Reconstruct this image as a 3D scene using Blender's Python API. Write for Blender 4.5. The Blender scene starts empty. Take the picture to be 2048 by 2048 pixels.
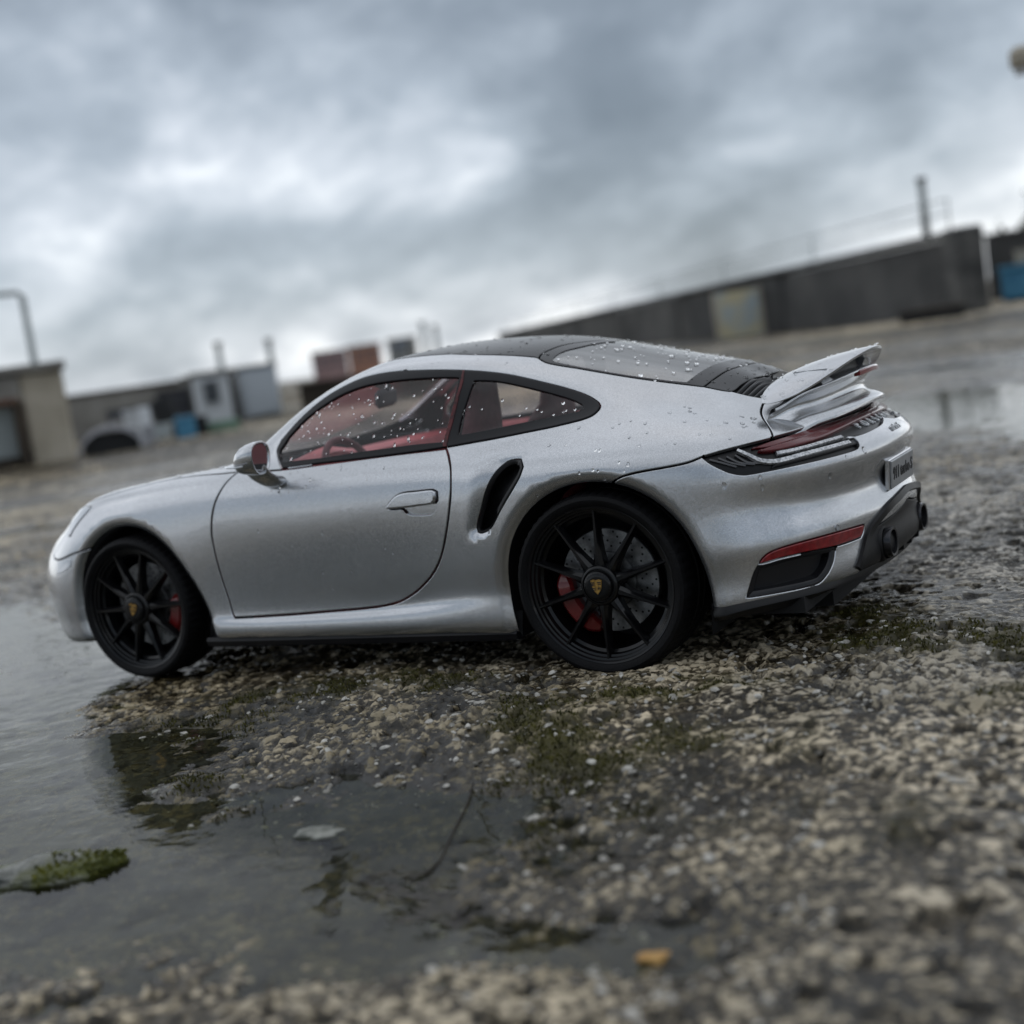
import bpy, math, random
import numpy as np
from mathutils import Vector, Matrix
from mathutils.geometry import delaunay_2d_cdt
random.seed(7); np.random.seed(7)
scene = bpy.context.scene
COL = scene.collection
# ------------------------------------------------------------------ camera
K = 1/18.0                                   # the car is a 1:18 die-cast model; its parts are built in full-size metres
CAM = np.array([0.261651, -0.304029, 0.072044])
yaw, pitch, roll = -0.5185, -0.1193, -0.1447
cam = bpy.data.cameras.new('camera'); camo = bpy.data.objects.new('camera', cam); COL.objects.link(camo)
fw = Vector((math.sin(yaw)*math.cos(pitch), math.cos(yaw)*math.cos(pitch), math.sin(pitch)))
r0 = Vector((math.cos(yaw), -math.sin(yaw), 0)); u0 = r0.cross(fw)
rt = math.cos(roll)*r0 + math.sin(roll)*u0; up = -math.sin(roll)*r0 + math.cos(roll)*u0
M3 = Matrix((rt, up, -fw)).transposed()
camo.matrix_world = Matrix.Translation(Vector(CAM)) @ M3.to_4x4()
cam.sensor_width = 36; cam.lens = 2697.17/2048*36
cam.clip_start = 0.005; cam.clip_end = 3000
cam.dof.use_dof = True; cam.dof.focus_distance = 0.283; cam.dof.aperture_fstop = cam.lens*1e-3/0.0029
scene.camera = camo
# ------------------------------------------------------------------ world: overcast sky
W = bpy.data.worlds.new('World'); scene.world = W; W.use_nodes = True
nt = W.node_tree; nt.nodes.clear()
def wn(t, **k):
    n = nt.nodes.new(t)
    for a, b in k.items(): setattr(n, a, b)
    return n
def lk(a, b): nt.links.new(a, b)
def wmath(op, a, b=None, c=None, clamp=False):
    n = wn('ShaderNodeMath', operation=op, use_clamp=clamp)
    for i, v in enumerate((a, b, c)):
        if v is None: continue
        if isinstance(v, (int, float)): n.inputs[i].default_value = v
        else: lk(v, n.inputs[i])
    return n.outputs[0]
SUN_EL, SUN_AZ = math.radians(64), math.radians(-25)
SKY = 0.1
sky = wn('ShaderNodeTexSky', sky_type='NISHITA', sun_disc=False, sun_elevation=SUN_EL, sun_rotation=SUN_AZ)
tc = wn('ShaderNodeTexCoord'); sep = wn('ShaderNodeSeparateXYZ'); lk(tc.outputs['Generated'], sep.inputs[0])
zz = wmath('MAXIMUM', sep.outputs[2], 0.0)
den = wmath('ADD', zz, 0.55)
px = wmath('DIVIDE', sep.outputs[0], den); py = wmath('DIVIDE', sep.outputs[1], den)
cmb = wn('ShaderNodeCombineXYZ'); lk(px, cmb.inputs[0]); lk(py, cmb.inputs[1]); cmb.inputs[2].default_value = 3.7
def noise(scale, detail, rough, dist=0.0, off=(0, 0, 0)):
    mp = wn('ShaderNodeMapping'); mp.inputs['Location'].default_value = off; lk(cmb.outputs[0], mp.inputs[0])
    n = wn('ShaderNodeTexNoise'); lk(mp.outputs[0], n.inputs['Vector'])
    n.inputs['Scale'].default_value = scale; n.inputs['Detail'].default_value = detail
    n.inputs['Roughness'].default_value = rough; n.inputs['Distortion'].default_value = dist
    return n.outputs['Fac']
n1 = noise(1.75, 3, .5, .5, (2.6, 0.9, 0)); n2 = noise(4.6, 6, .54, .4, (0.3, 5.2, 0)); n3 = noise(12.0, 5, .58, .3)
mixn = wmath('ADD', wmath('ADD', wmath('MULTIPLY', n1, .52), wmath('MULTIPLY', n2, .36)), wmath('MULTIPLY', n3, .12))
rampv = wn('ShaderNodeMapRange'); rampv.inputs[1].default_value = .345; rampv.inputs[2].default_value = .635; lk(mixn, rampv.inputs[0])
hz = wn('ShaderNodeMapRange', interpolation_type='SMOOTHSTEP'); lk(wmath('ADD', zz, wmath('MULTIPLY', wmath('SUBTRACT', n2, .5), .10)), hz.inputs[0])
hz.inputs[1].default_value = .02; hz.inputs[2].default_value = .11; hz.inputs[3].default_value = .36; hz.inputs[4].default_value = 0.0
cv = wmath('ADD', rampv.outputs[0], hz.outputs[0], clamp=True)
cr = wn('ShaderNodeValToRGB'); lk(cv, cr.inputs[0])
e = cr.color_ramp.elements
e[0].position = 0.0; e[0].color = (.080, .096, .114, 1)
e[1].position = 1.0; e[1].color = (.50, .520, .54, 1)
for p_, c_ in ((.36, (.122, .143, .166, 1)), (.60, (.198, .225, .256, 1)), (.82, (.322, .347, .380, 1))):
    q = cr.color_ramp.elements.new(p_); q.color = c_
# below the horizon the dome goes on as dull ground light
sc_ = wn('ShaderNodeVectorMath', operation='SCALE'); lk(cr.outputs[0], sc_.inputs[0]); sc_.inputs['Scale'].default_value = 1/SKY
mx = wn('ShaderNodeMix', data_type='RGBA'); mx.inputs[0].default_value = .93
lk(sky.outputs[0], mx.inputs[6]); lk(sc_.outputs[0], mx.inputs[7])
bg = wn('ShaderNodeBackground'); bg.inputs[1].default_value = SKY; lk(mx.outputs[2], bg.inputs[0])
wo = wn('ShaderNodeOutputWorld'); lk(bg.outputs[0], wo.inputs[0])
sun = bpy.data.lights.new('sun', 'SUN'); sun.energy = 0.5; sun.angle = math.radians(160); sun.color = (1, .97, .93)
suno = bpy.data.objects.new('sun', sun); COL.objects.link(suno)
sd = Vector((math.sin(SUN_AZ)*math.cos(SUN_EL), math.cos(SUN_AZ)*math.cos(SUN_EL), math.sin(SUN_EL)))
suno.rotation_euler = (-sd).to_track_quat('-Z', 'Y').to_euler(); suno.location = sd*5
vs = scene.view_settings; vs.view_transform = 'Standard'; vs.look = 'None'; vs.exposure = 1.08; vs.gamma = 1.0
vs.use_curve_mapping = False
scene.render.engine = 'CYCLES'
scene.cycles.use_denoising = True; scene.cycles.max_bounces = 8; scene.cycles.transparent_max_bounces = 16
scene.cycles.caustics_reflective = False; scene.cycles.caustics_refractive = False
scene.cycles.sample_clamp_indirect = 4.0
# ------------------------------------------------------------------ helpers
def mat(name, col, rough=.5, metal=0.0, coat=0.0, coatr=.03, spec=.5, trans=0.0, ior=1.45, alpha=1.0):
    m = bpy.data.materials.new(name); m.use_nodes = True
    b = m.node_tree.nodes['Principled BSDF']
    b.inputs['Base Color'].default_value = (*col, 1); b.inputs['Roughness'].default_value = rough
    b.inputs['Metallic'].default_value = metal; b.inputs['Coat Weight'].default_value = coat
    b.inputs['Coat Roughness'].default_value = coatr; b.inputs['Specular IOR Level'].default_value = spec
    b.inputs['Transmission Weight'].default_value = trans; b.inputs['IOR'].default_value = ior
    b.inputs['Alpha'].default_value = alpha
    return m
def N_(m, t, **k):
    n = m.node_tree.nodes.new(t)
    for a, b in k.items(): setattr(n, a, b)
    return n
def L_(m, a, b): m.node_tree.links.new(a, b)
def mottle(m, c1, c2, scale, detail=4, bump=0.0, bscale=None, rough=None, lo=.35, hi=.65, dist=0.0):
    b = m.node_tree.nodes['Principled BSDF']
    t = N_(m, 'ShaderNodeTexCoord'); n = N_(m, 'ShaderNodeTexNoise'); L_(m, t.outputs['Object'], n.inputs['Vector'])
    n.inputs['Scale'].default_value = scale; n.inputs['Detail'].default_value = detail; n.inputs['Roughness'].default_value = .6
    n.inputs['Distortion'].default_value = dist
    mr = N_(m, 'ShaderNodeMapRange'); mr.inputs[1].default_value = lo; mr.inputs[2].default_value = hi; L_(m, n.outputs[0], mr.inputs[0])
    x = N_(m, 'ShaderNodeMix', data_type='RGBA'); x.inputs[6].default_value = (*c1, 1); x.inputs[7].default_value = (*c2, 1)
    L_(m, mr.outputs[0], x.inputs[0]); L_(m, x.outputs[2], b.inputs['Base Color'])
    if bump:
        n2 = N_(m, 'ShaderNodeTexNoise'); L_(m, t.outputs['Object'], n2.inputs['Vector'])
        n2.inputs['Scale'].default_value = bscale or scale*4; n2.inputs['Detail'].default_value = 4
        bp = N_(m, 'ShaderNodeBump'); bp.inputs['Strength'].default_value = bump; bp.inputs['Distance'].default_value = .01
        L_(m, n2.outputs[0], bp.inputs['Height']); L_(m, bp.outputs[0], b.inputs['Normal'])
    if rough:
        r = N_(m, 'ShaderNodeMapRange'); r.inputs[3].default_value = rough[0]; r.inputs[4].default_value = rough[1]
        L_(m, n.outputs[0], r.inputs[0]); L_(m, r.outputs[0], b.inputs['Roughness'])
    return m
def tag(o, label=None, cat=None, group=None, kind=None):
    if label: o['label'] = label
    if cat: o['category'] = cat
    if group: o['group'] = group
    if kind: o['kind'] = kind
    return o
def link(name, me, m=None, parent=None):
    o = bpy.data.objects.new(name, me); COL.objects.link(o)
    if m is not None and not me.materials: me.materials.append(m)
    if parent is not None: o.parent = parent
    return o
def empty(name, loc=(0, 0, 0), scale=1.0, rz=0.0):
    o = bpy.data.objects.new(name, None); COL.objects.link(o); o.location = loc; o.scale = (scale,)*3
    o.rotation_euler = (0, 0, rz); o.empty_display_size = .05; return o
def mesh(name, V, Fc, smooth=False, normals=None):
    me = bpy.data.meshes.new(name)
    me.from_pydata([tuple(v) for v in V], [], [tuple(f) for f in Fc])
    if smooth: me.polygons.foreach_set('use_smooth', [True]*len(me.polygons))
    me.validate(clean_customdata=False); me.update()
    if normals is not None and len(normals) == len(me.vertices):
        me.normals_split_custom_set_from_vertices([tuple(n) for n in normals])
    return me
class MB:
    """collects boxes, lathes, tubes and lofts into ONE mesh"""
    def __init__(s): s.v = []; s.f = []
    def add(s, V, Fc):
        o = len(s.v); s.v += [tuple(map(float, v)) for v in V]; s.f += [tuple(i+o for i in f) for f in Fc]; return s
    def box(s, a, b, bev=0.0):
        (x0, y0, z0), (x1, y1, z1) = a, b
        if bev <= 0:
            V = [(x, y, z) for z in (z0, z1) for y in (y0, y1) for x in (x0, x1)]
            return s.add(V, [(0, 2, 3, 1), (4, 5, 7, 6), (0, 1, 5, 4), (2, 6, 7, 3), (0, 4, 6, 2), (1, 3, 7, 5)])
        e = bev; V = []
        idx = {}
        def p(x, y, z): V.append((x, y, z)); return len(V)-1
        for i, (sx, X) in enumerate(((1, x0), (-1, x1))):
            for j, (sy, Y) in enumerate(((1, y0), (-1, y1))):
                for k, (sz, Z) in enumerate(((1, z0), (-1, z1))):
                    idx[i, j, k, 0] = p(X, Y+sy*e, Z+sz*e); idx[i, j, k, 1] = p(X+sx*e, Y, Z+sz*e); idx[i, j, k, 2] = p(X+sx*e, Y+sy*e, Z)
        Fc = []
        for a_ in (0, 1):
            q = [idx[a_, j, k, 0] for j, k in ((0, 0), (1, 0), (1, 1), (0, 1))]; Fc.append(q if a_ else q[::-1])
            q = [idx[i, a_, k, 1] for i, k in ((0, 0), (0, 1), (1, 1), (1, 0))]; Fc.append(q if a_ else q[::-1])
            q = [idx[i, j, a_, 2] for i, j in ((0, 0), (1, 0), (1, 1), (0, 1))]; Fc.append(q if a_ else q[::-1])
        for j in (0, 1):
            for k in (0, 1):
                Fc.append([idx[0, j, k, 1], idx[1, j, k, 1], idx[1, j, k, 2], idx[0, j, k, 2]])
        for i in (0, 1):
            for k in (0, 1):
                Fc.append([idx[i, 0, k, 0], idx[i, 1, k, 0], idx[i, 1, k, 2], idx[i, 0, k, 2]])
        for i in (0, 1):
            for j in (0, 1):
                Fc.append([idx[i, j, 0, 0], idx[i, j, 1, 0], idx[i, j, 1, 1], idx[i, j, 0, 1]])
        for i in (0, 1):
            for j in (0, 1):
                for k in (0, 1): Fc.append([idx[i, j, k, 0], idx[i, j, k, 1], idx[i, j, k, 2]])
        return s.add(V, Fc)
    def loft(s, rings, closed=True, cap0=False, cap1=False, loop=False):
        n = len(rings[0]); V = [p for r in rings for p in r]; Fc = []
        R = len(rings)
        for i in range(R if loop else R-1):
            for j in range(n if closed else n-1):
                a = i*n+j; b = i*n+(j+1) % n; c = ((i+1) % R)*n+(j+1) % n; d = ((i+1) % R)*n+j
                Fc.append((a, b, c, d))
        if cap0: Fc.append(tuple(range(n))[::-1])
        if cap1: Fc.append(tuple((R-1)*n+j for j in range(n)))
        return s.add(V, Fc)
    def lathe(s, prof, seg=64, a0=0.0, a1=2*math.pi, loop=False):
        """prof: (r, y) revolved about the y axis"""
        full = abs(a1-a0-2*math.pi) < 1e-6
        k = seg if full else seg+1
        rings = [[(r*math.cos(a), y, r*math.sin(a)) for r, y in prof] for a in (a0+(a1-a0)*i/seg for i in range(k))]
        return s.loft(rings, closed=loop, loop=full)
    def tube(s, path, r, seg=10, closed=False, cap=True):
        P = [Vector(p) for p in path]; rings = []
        n = len(P); up_ = Vector((0.1, 0.3, 1)).normalized()
        for i, p in enumerate(P):
            t = (P[(i+1) % n]-P[i-1]) if closed else (P[min(i+1, n-1)]-P[max(i-1, 0)])
            t.normalize(); a = t.cross(up_); a.normalize(); b = t.cross(a)
            rr = r[i] if hasattr(r, '__len__') else r
            rings.append([tuple(p+a*rr*math.cos(2*math.pi*k/seg)+b*rr*math.sin(2*math.pi*k/seg)) for k in range(seg)])
        return s.loft(rings, True, cap and not closed, cap and not closed, loop=closed)
    def build(s, name, m, parent=None, smooth=False, angle=None):
        me = mesh(name, s.v, s.f, smooth)
        o = link(name, me, m, parent)
        if angle is not None:
            import bmesh
            bm = bmesh.new(); bm.from_mesh(me); bmesh.ops.recalc_face_normals(bm, faces=bm.faces[:])
            for e_ in bm.edges:
                e_.smooth = not (len(e_.link_faces) == 2 and e_.calc_face_angle(0) > math.radians(angle))
            for f_ in bm.faces: f_.smooth = True
            bm.to_mesh(me); bm.free()
        return o
# ------------------------------------------------------------------ the ground: rough wet concrete, one sheet to the horizon
def _hash(ix, iy, k):
    h = (ix.astype(np.int64)*374761393+iy.astype(np.int64)*668265263+k*2147483647) & 0x7fffffff
    h = ((h ^ (h >> 13))*1274126177) & 0x7fffffff
    h = ((h ^ (h >> 16))*668265263) & 0x7fffffff
    return ((h ^ (h >> 15)) & 0xffffff)/float(0xffffff)
def vnoise(x, y, k=0):
    ix, iy = np.floor(x), np.floor(y); fx, fy = x-ix, y-iy; ux, uy = fx*fx*fx*(fx*(6*fx-15)+10), fy*fy*fy*(fy*(6*fy-15)+10)
    a, b, c, d = _hash(ix, iy, k), _hash(ix+1, iy, k), _hash(ix, iy+1, k), _hash(ix+1, iy+1, k)
    return (a*(1-ux)+b*ux)*(1-uy)+(c*(1-ux)+d*ux)*uy
def fbm(x, y, o=4, k=0, g=.5):
    s = 0; a = 1; t = 0
    for i in range(o): s = s+a*vnoise(x*2**i+17.3*i, y*2**i-9.1*i, k+i); t += a; a *= g
    return s/t
def cells(x, y, k, jit=.9):
    """cellular pattern: distance to the nearest two centres and a random value of the nearest one"""
    ix, iy = np.floor(x), np.floor(y); d1 = np.full(x.shape, 9.); d2 = np.full(x.shape, 9.); rv = np.zeros(x.shape); rs = np.zeros(x.shape)
    for dx in (-1, 0, 1):
        for dy in (-1, 0, 1):
            cx, cy = ix+dx, iy+dy
            qx = cx+.5+jit*(_hash(cx, cy, k)-.5); qy = cy+.5+jit*(_hash(cx, cy, k+1)-.5)
            an = 6.28*_hash(cx, cy, k+3); el = .55+.45*_hash(cx, cy, k+4); ca, sa = np.cos(an), np.sin(an)
            ux, uy = x-qx, y-qy; d = np.sqrt((ux*ca+uy*sa)**2*el+(-ux*sa+uy*ca)**2/el)
            m = d < d1; d2 = np.where(m, d1, np.minimum(d2, d)); rv = np.where(m, _hash(cx, cy, k+2), rv); rs = np.where(m, _hash(cx, cy, k+5), rs); d1 = np.where(m, d, d1)
    return d1, d2, rv, rs
def blob(x, y, pts, soft=1.0):
    """smooth union of ellipses (cx, cy, rx, ry, turn, weight)"""
    s = 0
    for cx, cy, rx, ry, an, w in pts:
        c, q = math.cos(an), math.sin(an); u = ((x-cx)*c+(y-cy)*q)/rx; v = (-(x-cx)*q+(y-cy)*c)/ry
        s = s+w*np.exp(-(u*u+v*v)*soft)
    return s
LOW = [(.125, -.143, .038, .013, .45, .95), (.095, -.178, .045, .022, .3, .60), (.155, -.172, .02, .012, .2, .7), (-.035, -.060, .060, .040, .9, 1.3), (.040, -.112, .050, .026, .75, 1.35), (.090, -.150, .045, .026, .6, 1.3), (.145, -.130, .030, .015, .4, 1.0), (.02, -.15, .06, .05, 0, .95), (.115, -.126, .02, .009, .5, .8),
       (.190, -.166, .016, .010, .3, 1.0), (.150, -.158, .022, .012, .3, .7), (-.13, -.02, .08, .05, .8, 1.1), (-.20, .04, .09, .05, .8, .9), (.17, -.142, .014, .008, .3, .6),
       (.02, .95, .20, .09, -.4, 1.3), (.09, .55, .10, .13, -.3, 1.25), (.16, .60, .12, .22, .2, 1.2), (-.45, 2.3, .55, .14, -.9, 1.1), (-.45, .33, .16, .035, .8, 1.2), (-.62, .56, .22, .05, .8, 1.1), (-.75, .75, .3, .05, .8, .7), (-.30, .16, .09, .02, .8, .8), (-1.05, .95, .25, .06, .8, .8), (-.16, .30, .10, .018, .75, 1.0), (-.30, .45, .16, .022, .75, 1.0), (-.05, 1.45, .5, .05, -.2, 1.1), (.05, 2.0, .6, .06, -.3, 1.1), (-.9, 1.5, .5, .04, .7, 1.0), (.20, .36, .05, .03, 0, .9), (.215, .21, .03, .02, .2, .8), (-.4, 1.1, .25, .03, .6, .9), (-1.0, 3.2, 1.2, .10, .3, 1.1)]
HIGH = [(.060, -.140, .020, .005, .6, .45), (.105, -.165, .022, .006, .4, .45), (.115, -.150, .016, .005, .5, .45), (.072, -.172, .018, .006, .5, .4), (.030, -.085, .02, .004, .8, .45), (.085, -.080, .045, .022, .35, 1.0), (.125, -.098, .03, .012, .3, .8), (.20, -.07, .07, .05, .2, 1.0), (.22, -.12, .04, .03, .2, .8), (.0794, -.1226, .012, .006, .3, .75), (.102, -.130, .016, .004, .6, .55), (0, -.0497, .014, .014, 0, .3), (.136, -.0516, .02, .02, 0, .4)]
MOSS = [(.172, -.012, .020, .013, .2, 1.0), (.192, -.030, .020, .011, .2, 1.2), (.213, -.042, .018, .010, .2, 1.1), (.152, -.108, .018, .028, .25, 1.05), (.136, -.080, .018, .014, .2, .9), (.064, -.062, .030, .018, .3, .9), (.048, -.092, .030, .020, .5, .8), (.079, -.122, .012, .008, .3, 1.2), (.161, -.068, .020, .010, .2, .8),
        (.166, -.137, .016, .012, .2, 1.0), (.108, -.133, .016, .010, .4, .9), (.225, -.075, .014, .012, .2, .8), (.10, -.062, .03, .012, .2, .7), (.182, -.100, .02, .02, 0, .55), (.21, -.13, .02, .015, 0, .5), (-1.6, 1.9, .5, .12, .9, .9), (-.5, 4.6, 1.6, .2, .2, .5)]
WATER_Z = -.0011
def ground(x, y):
    r = np.hypot(x-.15, y+.05); near = np.clip(1.6-r/.9, 0, 1)
    wx = x+.004*(fbm(x*70, y*70, 2, 40)-.5); wy = y+.004*(fbm(x*70+9, y*70+4, 2, 44)-.5)
    lo = blob(x, y, LOW); hi = blob(x, y, HIGH); ms = blob(wx, wy, MOSS)
    big = fbm(x*9+3, y*9, 3, 3)-.5; mid = fbm(x*45, y*45, 4, 9)-.5
    h = .0014-np.clip(lo, 0, 1.15)*.0031+hi*.0016+big*.0022+mid*.0020
    far = np.clip((r-.5)/1.5, 0, 1); h = h+far*(.004+.010*(fbm(x*1.3, y*1.3, 3, 70)-.47))
    d1, d2, rv, rs = cells(wx/.0024, wy/.0024, 11); e1, e2, ev, es = cells(wx/.0012+7, wy/.0012, 23); c1, c2, cvv, cs = cells(wx/.0056+3, wy/.0056, 31)
    st = np.clip(1-(d1/(.24+.40*rs))**2.6, 0, 1)**.38*(rv > .42); sm_ = np.clip(1-(e1/(.32+.34*es))**2.4, 0, 1)**.42*(ev > .40); sl = np.clip(1-(c1/(.20+.30*cs))**2.6, 0, 1)**.42*(cvv > .76)
    pk = np.clip((fbm(x*44+8, y*44, 3, 200)-.36)*5, .12, 1); st = st*pk; sm_ = sm_*pk
    rough = np.clip(.55+1.5*(fbm(x*22+5, y*22, 3, 55)-.4), .2, 1.35)
    fine = fbm(x*620, y*620, 3, 61)-.5
    rdg = 1-np.abs(2*fbm(wx*190+2, wy*190, 3, 120)-1)*2.2; rdg2 = 1-np.abs(2*fbm(wx*420+6, wy*420, 2, 130)-1)*2.2
    calm = np.clip(1.15-lo*.50, .50, 1)*near
    tlt = (wx*np.cos(rv*40)+wy*np.sin(rv*40))/.0024 % 1-.5
    det = st*(.00034*(.3+.9*rs)+.0003*tlt)+sm_*.00028+sl*.0006*(.3+cs)+fine*.00095+np.clip(rdg, -.6, 1)*.00050+np.clip(rdg2, -.5, 1)*.00032
    h = h+calm*rough*(det-.0011)
    pit = np.clip((vnoise(x*250, y*250, 90)-.66)/.2, 0, 1); h = h-pit*.0014*near
    h = h+np.clip(ms, 0, 1.2)*near*.0007*(.4+fbm(x*300, y*300, 2, 95))
    # where the tyres stand the slab is level
    for cx, cy in ((0, -.0445), (.1361, -.0443), (0, .0445), (.1361, .0443)):
        k = np.exp(-(((x-cx)/.009)**2+((y-cy)/.012)**2)); h = h*(1-.9*k)+k*.9*.0002
    tone = np.clip(.15+.55*(fbm(x*34, y*34, 4, 77)-.42)+far*(.04+1.1*(fbm(x*1.9+4, y*1.9, 4, 150)-.45))+np.clip(rdg, 0, 1)*.14+np.clip(rdg2, 0, 1)*.13+fine*.35-pit*.25+st*(-.02+.72*_mixr(rv))+sm_*(-.02+.70*_mixr(ev))+sl*(.02+.45*_mixr(cvv)), 0, 1)
    global DRY; DRY = far
    return h, tone, np.clip(ms*(.15+2.4*(fbm(x*120, y*120, 4, 99)-.18))-.30, 0, 1), np.clip(lo*1.15-.02+far*np.clip((fbm(x*1.6+9, y*2.4, 3, 170)-.57)*10, 0, 1)+np.clip((fbm(x*26, y*26, 3, 180)-.50)*4, 0, 1)*.55*near, 0, 1)
def _mixr(v): return (v*7.13 % 1.0)**1.3
GX, GY = CAM[0], CAM[1]
AZ0 = math.atan2(fw.x, fw.y)
ang = [AZ0-.52+i*.00175 for i in range(int(1.04/.00175))]
a_end = ang[-1]; rest = 2*math.pi-1.04; n_ = 70
ang += [a_end+rest*(i+1)/(n_+1) for i in range(n_)]
rad = list(np.geomspace(.012, .10, 14)[:-1])+list(np.geomspace(.10, .20, 360)[:-1])+list(np.geomspace(.20, .42, 560)[:-1])+list(np.geomspace(.42, 1.3, 320)[:-1])+list(np.geomspace(1.3, 12, 130)[:-1])+list(np.geomspace(12, 1500, 40))
A_, R_ = np.meshgrid(np.array(ang), np.array(rad), indexing='ij')
X_ = GX+R_*np.sin(A_); Y_ = GY+R_*np.cos(A_)
H_, TONE, MOSSV, WET = ground(X_.ravel(), Y_.ravel()); DRYV = DRY
H_ = H_*np.clip((40-R_.ravel())/20, 0, 1)
na, nr = X_.shape
V = np.stack([X_.ravel(), Y_.ravel(), H_], 1).astype(np.float32)
V = np.vstack([V, [[GX, GY, 0]]]).astype(np.float32); ctr = na*nr
i_, j_ = np.meshgrid(np.arange(na), np.arange(nr-1), indexing='ij'); i2 = (i_+1) % na
Q = np.stack([i_*nr+j_, i_*nr+j_+1, i2*nr+j_+1, i2*nr+j_], -1).reshape(-1, 4)
ti = np.arange(na); T3 = np.stack([np.full(na, ctr), ti*nr, ((ti+1) % na)*nr], 1)
me = bpy.data.meshes.new('ground'); me.vertices.add(len(V)); me.vertices.foreach_set('co', V.ravel())
me.loops.add(len(Q)*4+len(T3)*3); me.polygons.add(len(Q)+len(T3))
me.loops.foreach_set('vertex_index', np.concatenate([Q.ravel(), T3.ravel()]).astype(np.int32))
me.polygons.foreach_set('loop_start', np.concatenate([np.arange(len(Q))*4, len(Q)*4+np.arange(len(T3))*3]).astype(np.int32))
me.polygons.foreach_set('use_smooth', np.ones(len(Q)+len(T3), bool)); me.update(); me.validate()
for nm, arr in (('tone', TONE), ('moss', MOSSV), ('wet', WET), ('dry', DRYV)):
    at = me.attributes.new(nm, 'FLOAT', 'POINT'); at.data.foreach_set('value', np.append(arr, 0).astype(np.float32))
def ground_mat():
    m = mat('wet_rough_concrete', (.2, .2, .19), .4); b = m.node_tree.nodes['Principled BSDF']
    def at(n): a = N_(m, 'ShaderNodeAttribute'); a.attribute_name = n; return a.outputs['Fac']
    def mth(op, a, b_, c=None, clamp=False):
        n = N_(m, 'ShaderNodeMath', operation=op, use_clamp=clamp)
        for i, v in enumerate((a, b_, c)):
            if v is None: continue
            if isinstance(v, (int, float)): n.inputs[i].default_value = v
            else: L_(m, v, n.inputs[i])
        return n.outputs[0]
    t = N_(m, 'ShaderNodeTexCoord')
    def nz(sc, det=4, rough=.6):
        n = N_(m, 'ShaderNodeTexNoise'); L_(m, t.outputs['Object'], n.inputs['Vector']); n.inputs['Scale'].default_value = sc; n.inputs['Detail'].default_value = det; n.inputs['Roughness'].default_value = rough; return n.outputs[0]
    g1, g2, g3, g4 = nz(900, 4, .65), nz(26, 4), nz(2.2, 5, .6), nz(240, 3)
    vo = N_(m, 'ShaderNodeTexVoronoi'); L_(m, t.outputs['Object'], vo.inputs['Vector']); vo.inputs['Scale'].default_value = 850; vs_ = N_(m, 'ShaderNodeSeparateColor'); L_(m, vo.outputs['Color'], vs_.inputs[0])
    vv = mth('MULTIPLY', mth('SUBTRACT', mth('POWER', vs_.outputs[0], 2.5), .22), .55)
    v = mth('ADD', mth('ADD', at('tone'), vv), mth('MULTIPLY', mth('SUBTRACT', g1, .5), .95)); v = mth('ADD', v, mth('MULTIPLY', mth('SUBTRACT', g4, .5), .55))
    v = mth('ADD', v, mth('MULTIPLY', mth('SUBTRACT', g2, .5), .35), clamp=True)
    cr = N_(m, 'ShaderNodeValToRGB'); L_(m, v, cr.inputs[0]); e = cr.color_ramp.elements
    e[0].position = .0; e[0].color = (.020, .018, .014, 1); e[1].position = 1.0; e[1].color = (.62, .58, .52, 1)
    for p_, c_ in ((.22, (.024, .021, .015, 1)), (.42, (.085, .075, .058, 1)), (.62, (.25, .232, .198, 1)), (.82, (.54, .51, .46, 1))):
        q = e.new(p_); q.color = c_
    # far slab: broad tan and grey stains
    st = N_(m, 'ShaderNodeMix', data_type='RGBA'); mr = N_(m, 'ShaderNodeMapRange'); mr.inputs[1].default_value = .4; mr.inputs[2].default_value = .62; L_(m, g3, mr.inputs[0])
    st.blend_type = 'MULTIPLY'; L_(m, cr.outputs[0], st.inputs[6]); st.inputs[0].default_value = 1
    tint = N_(m, 'ShaderNodeMix', data_type='RGBA'); tint.inputs[6].default_value = (.85, .84, .82, 1); tint.inputs[7].default_value = (1.16, 1.01, .74, 1); L_(m, mr.outputs[0], tint.inputs[0]); L_(m, tint.outputs[2], st.inputs[7])
    mo = N_(m, 'ShaderNodeMix', data_type='RGBA'); L_(m, mth('MULTIPLY', at('moss'), mth('MULTIPLY_ADD', g1, 1.5, .25), clamp=True), mo.inputs[0]); L_(m, st.outputs[2], mo.inputs[6])
    mc = N_(m, 'ShaderNodeMix', data_type='RGBA'); mc.inputs[6].default_value = (.012, .013, .003, 1); mc.inputs[7].default_value = (.105, .090, .014, 1); L_(m, g1, mc.inputs[0]); L_(m, mc.outputs[2], mo.inputs[7])
    wt = N_(m, 'ShaderNodeMix', data_type='RGBA', blend_type='MULTIPLY'); L_(m, at('wet'), wt.inputs[0]); L_(m, mo.outputs[2], wt.inputs[6]); wt.inputs[7].default_value = (.24, .225, .155, 1)
    L_(m, wt.outputs[2], b.inputs['Base Color'])
    rg = mth('ADD', mth('MULTIPLY', g4, .42), mth('MULTIPLY', g2, .20)); rg = mth('SUBTRACT', rg, mth('MULTIPLY', at('wet'), .30)); rg = mth('ADD', rg, mth('MULTIPLY', at('moss'), .35)); L_(m, mth('ADD', mth('MULTIPLY_ADD', at('dry'), .35, rg), .06, clamp=True), b.inputs['Roughness'])
    L_(m, mth('MULTIPLY', mth('MULTIPLY_ADD', at('dry'), -.75, 1), mth('MULTIPLY_ADD', at('wet'), .2, .42)), b.inputs['Specular IOR Level'])
    bp = N_(m, 'ShaderNodeBump'); bp.inputs['Strength'].default_value = .85; bp.inputs['Distance'].default_value = .0007
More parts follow.
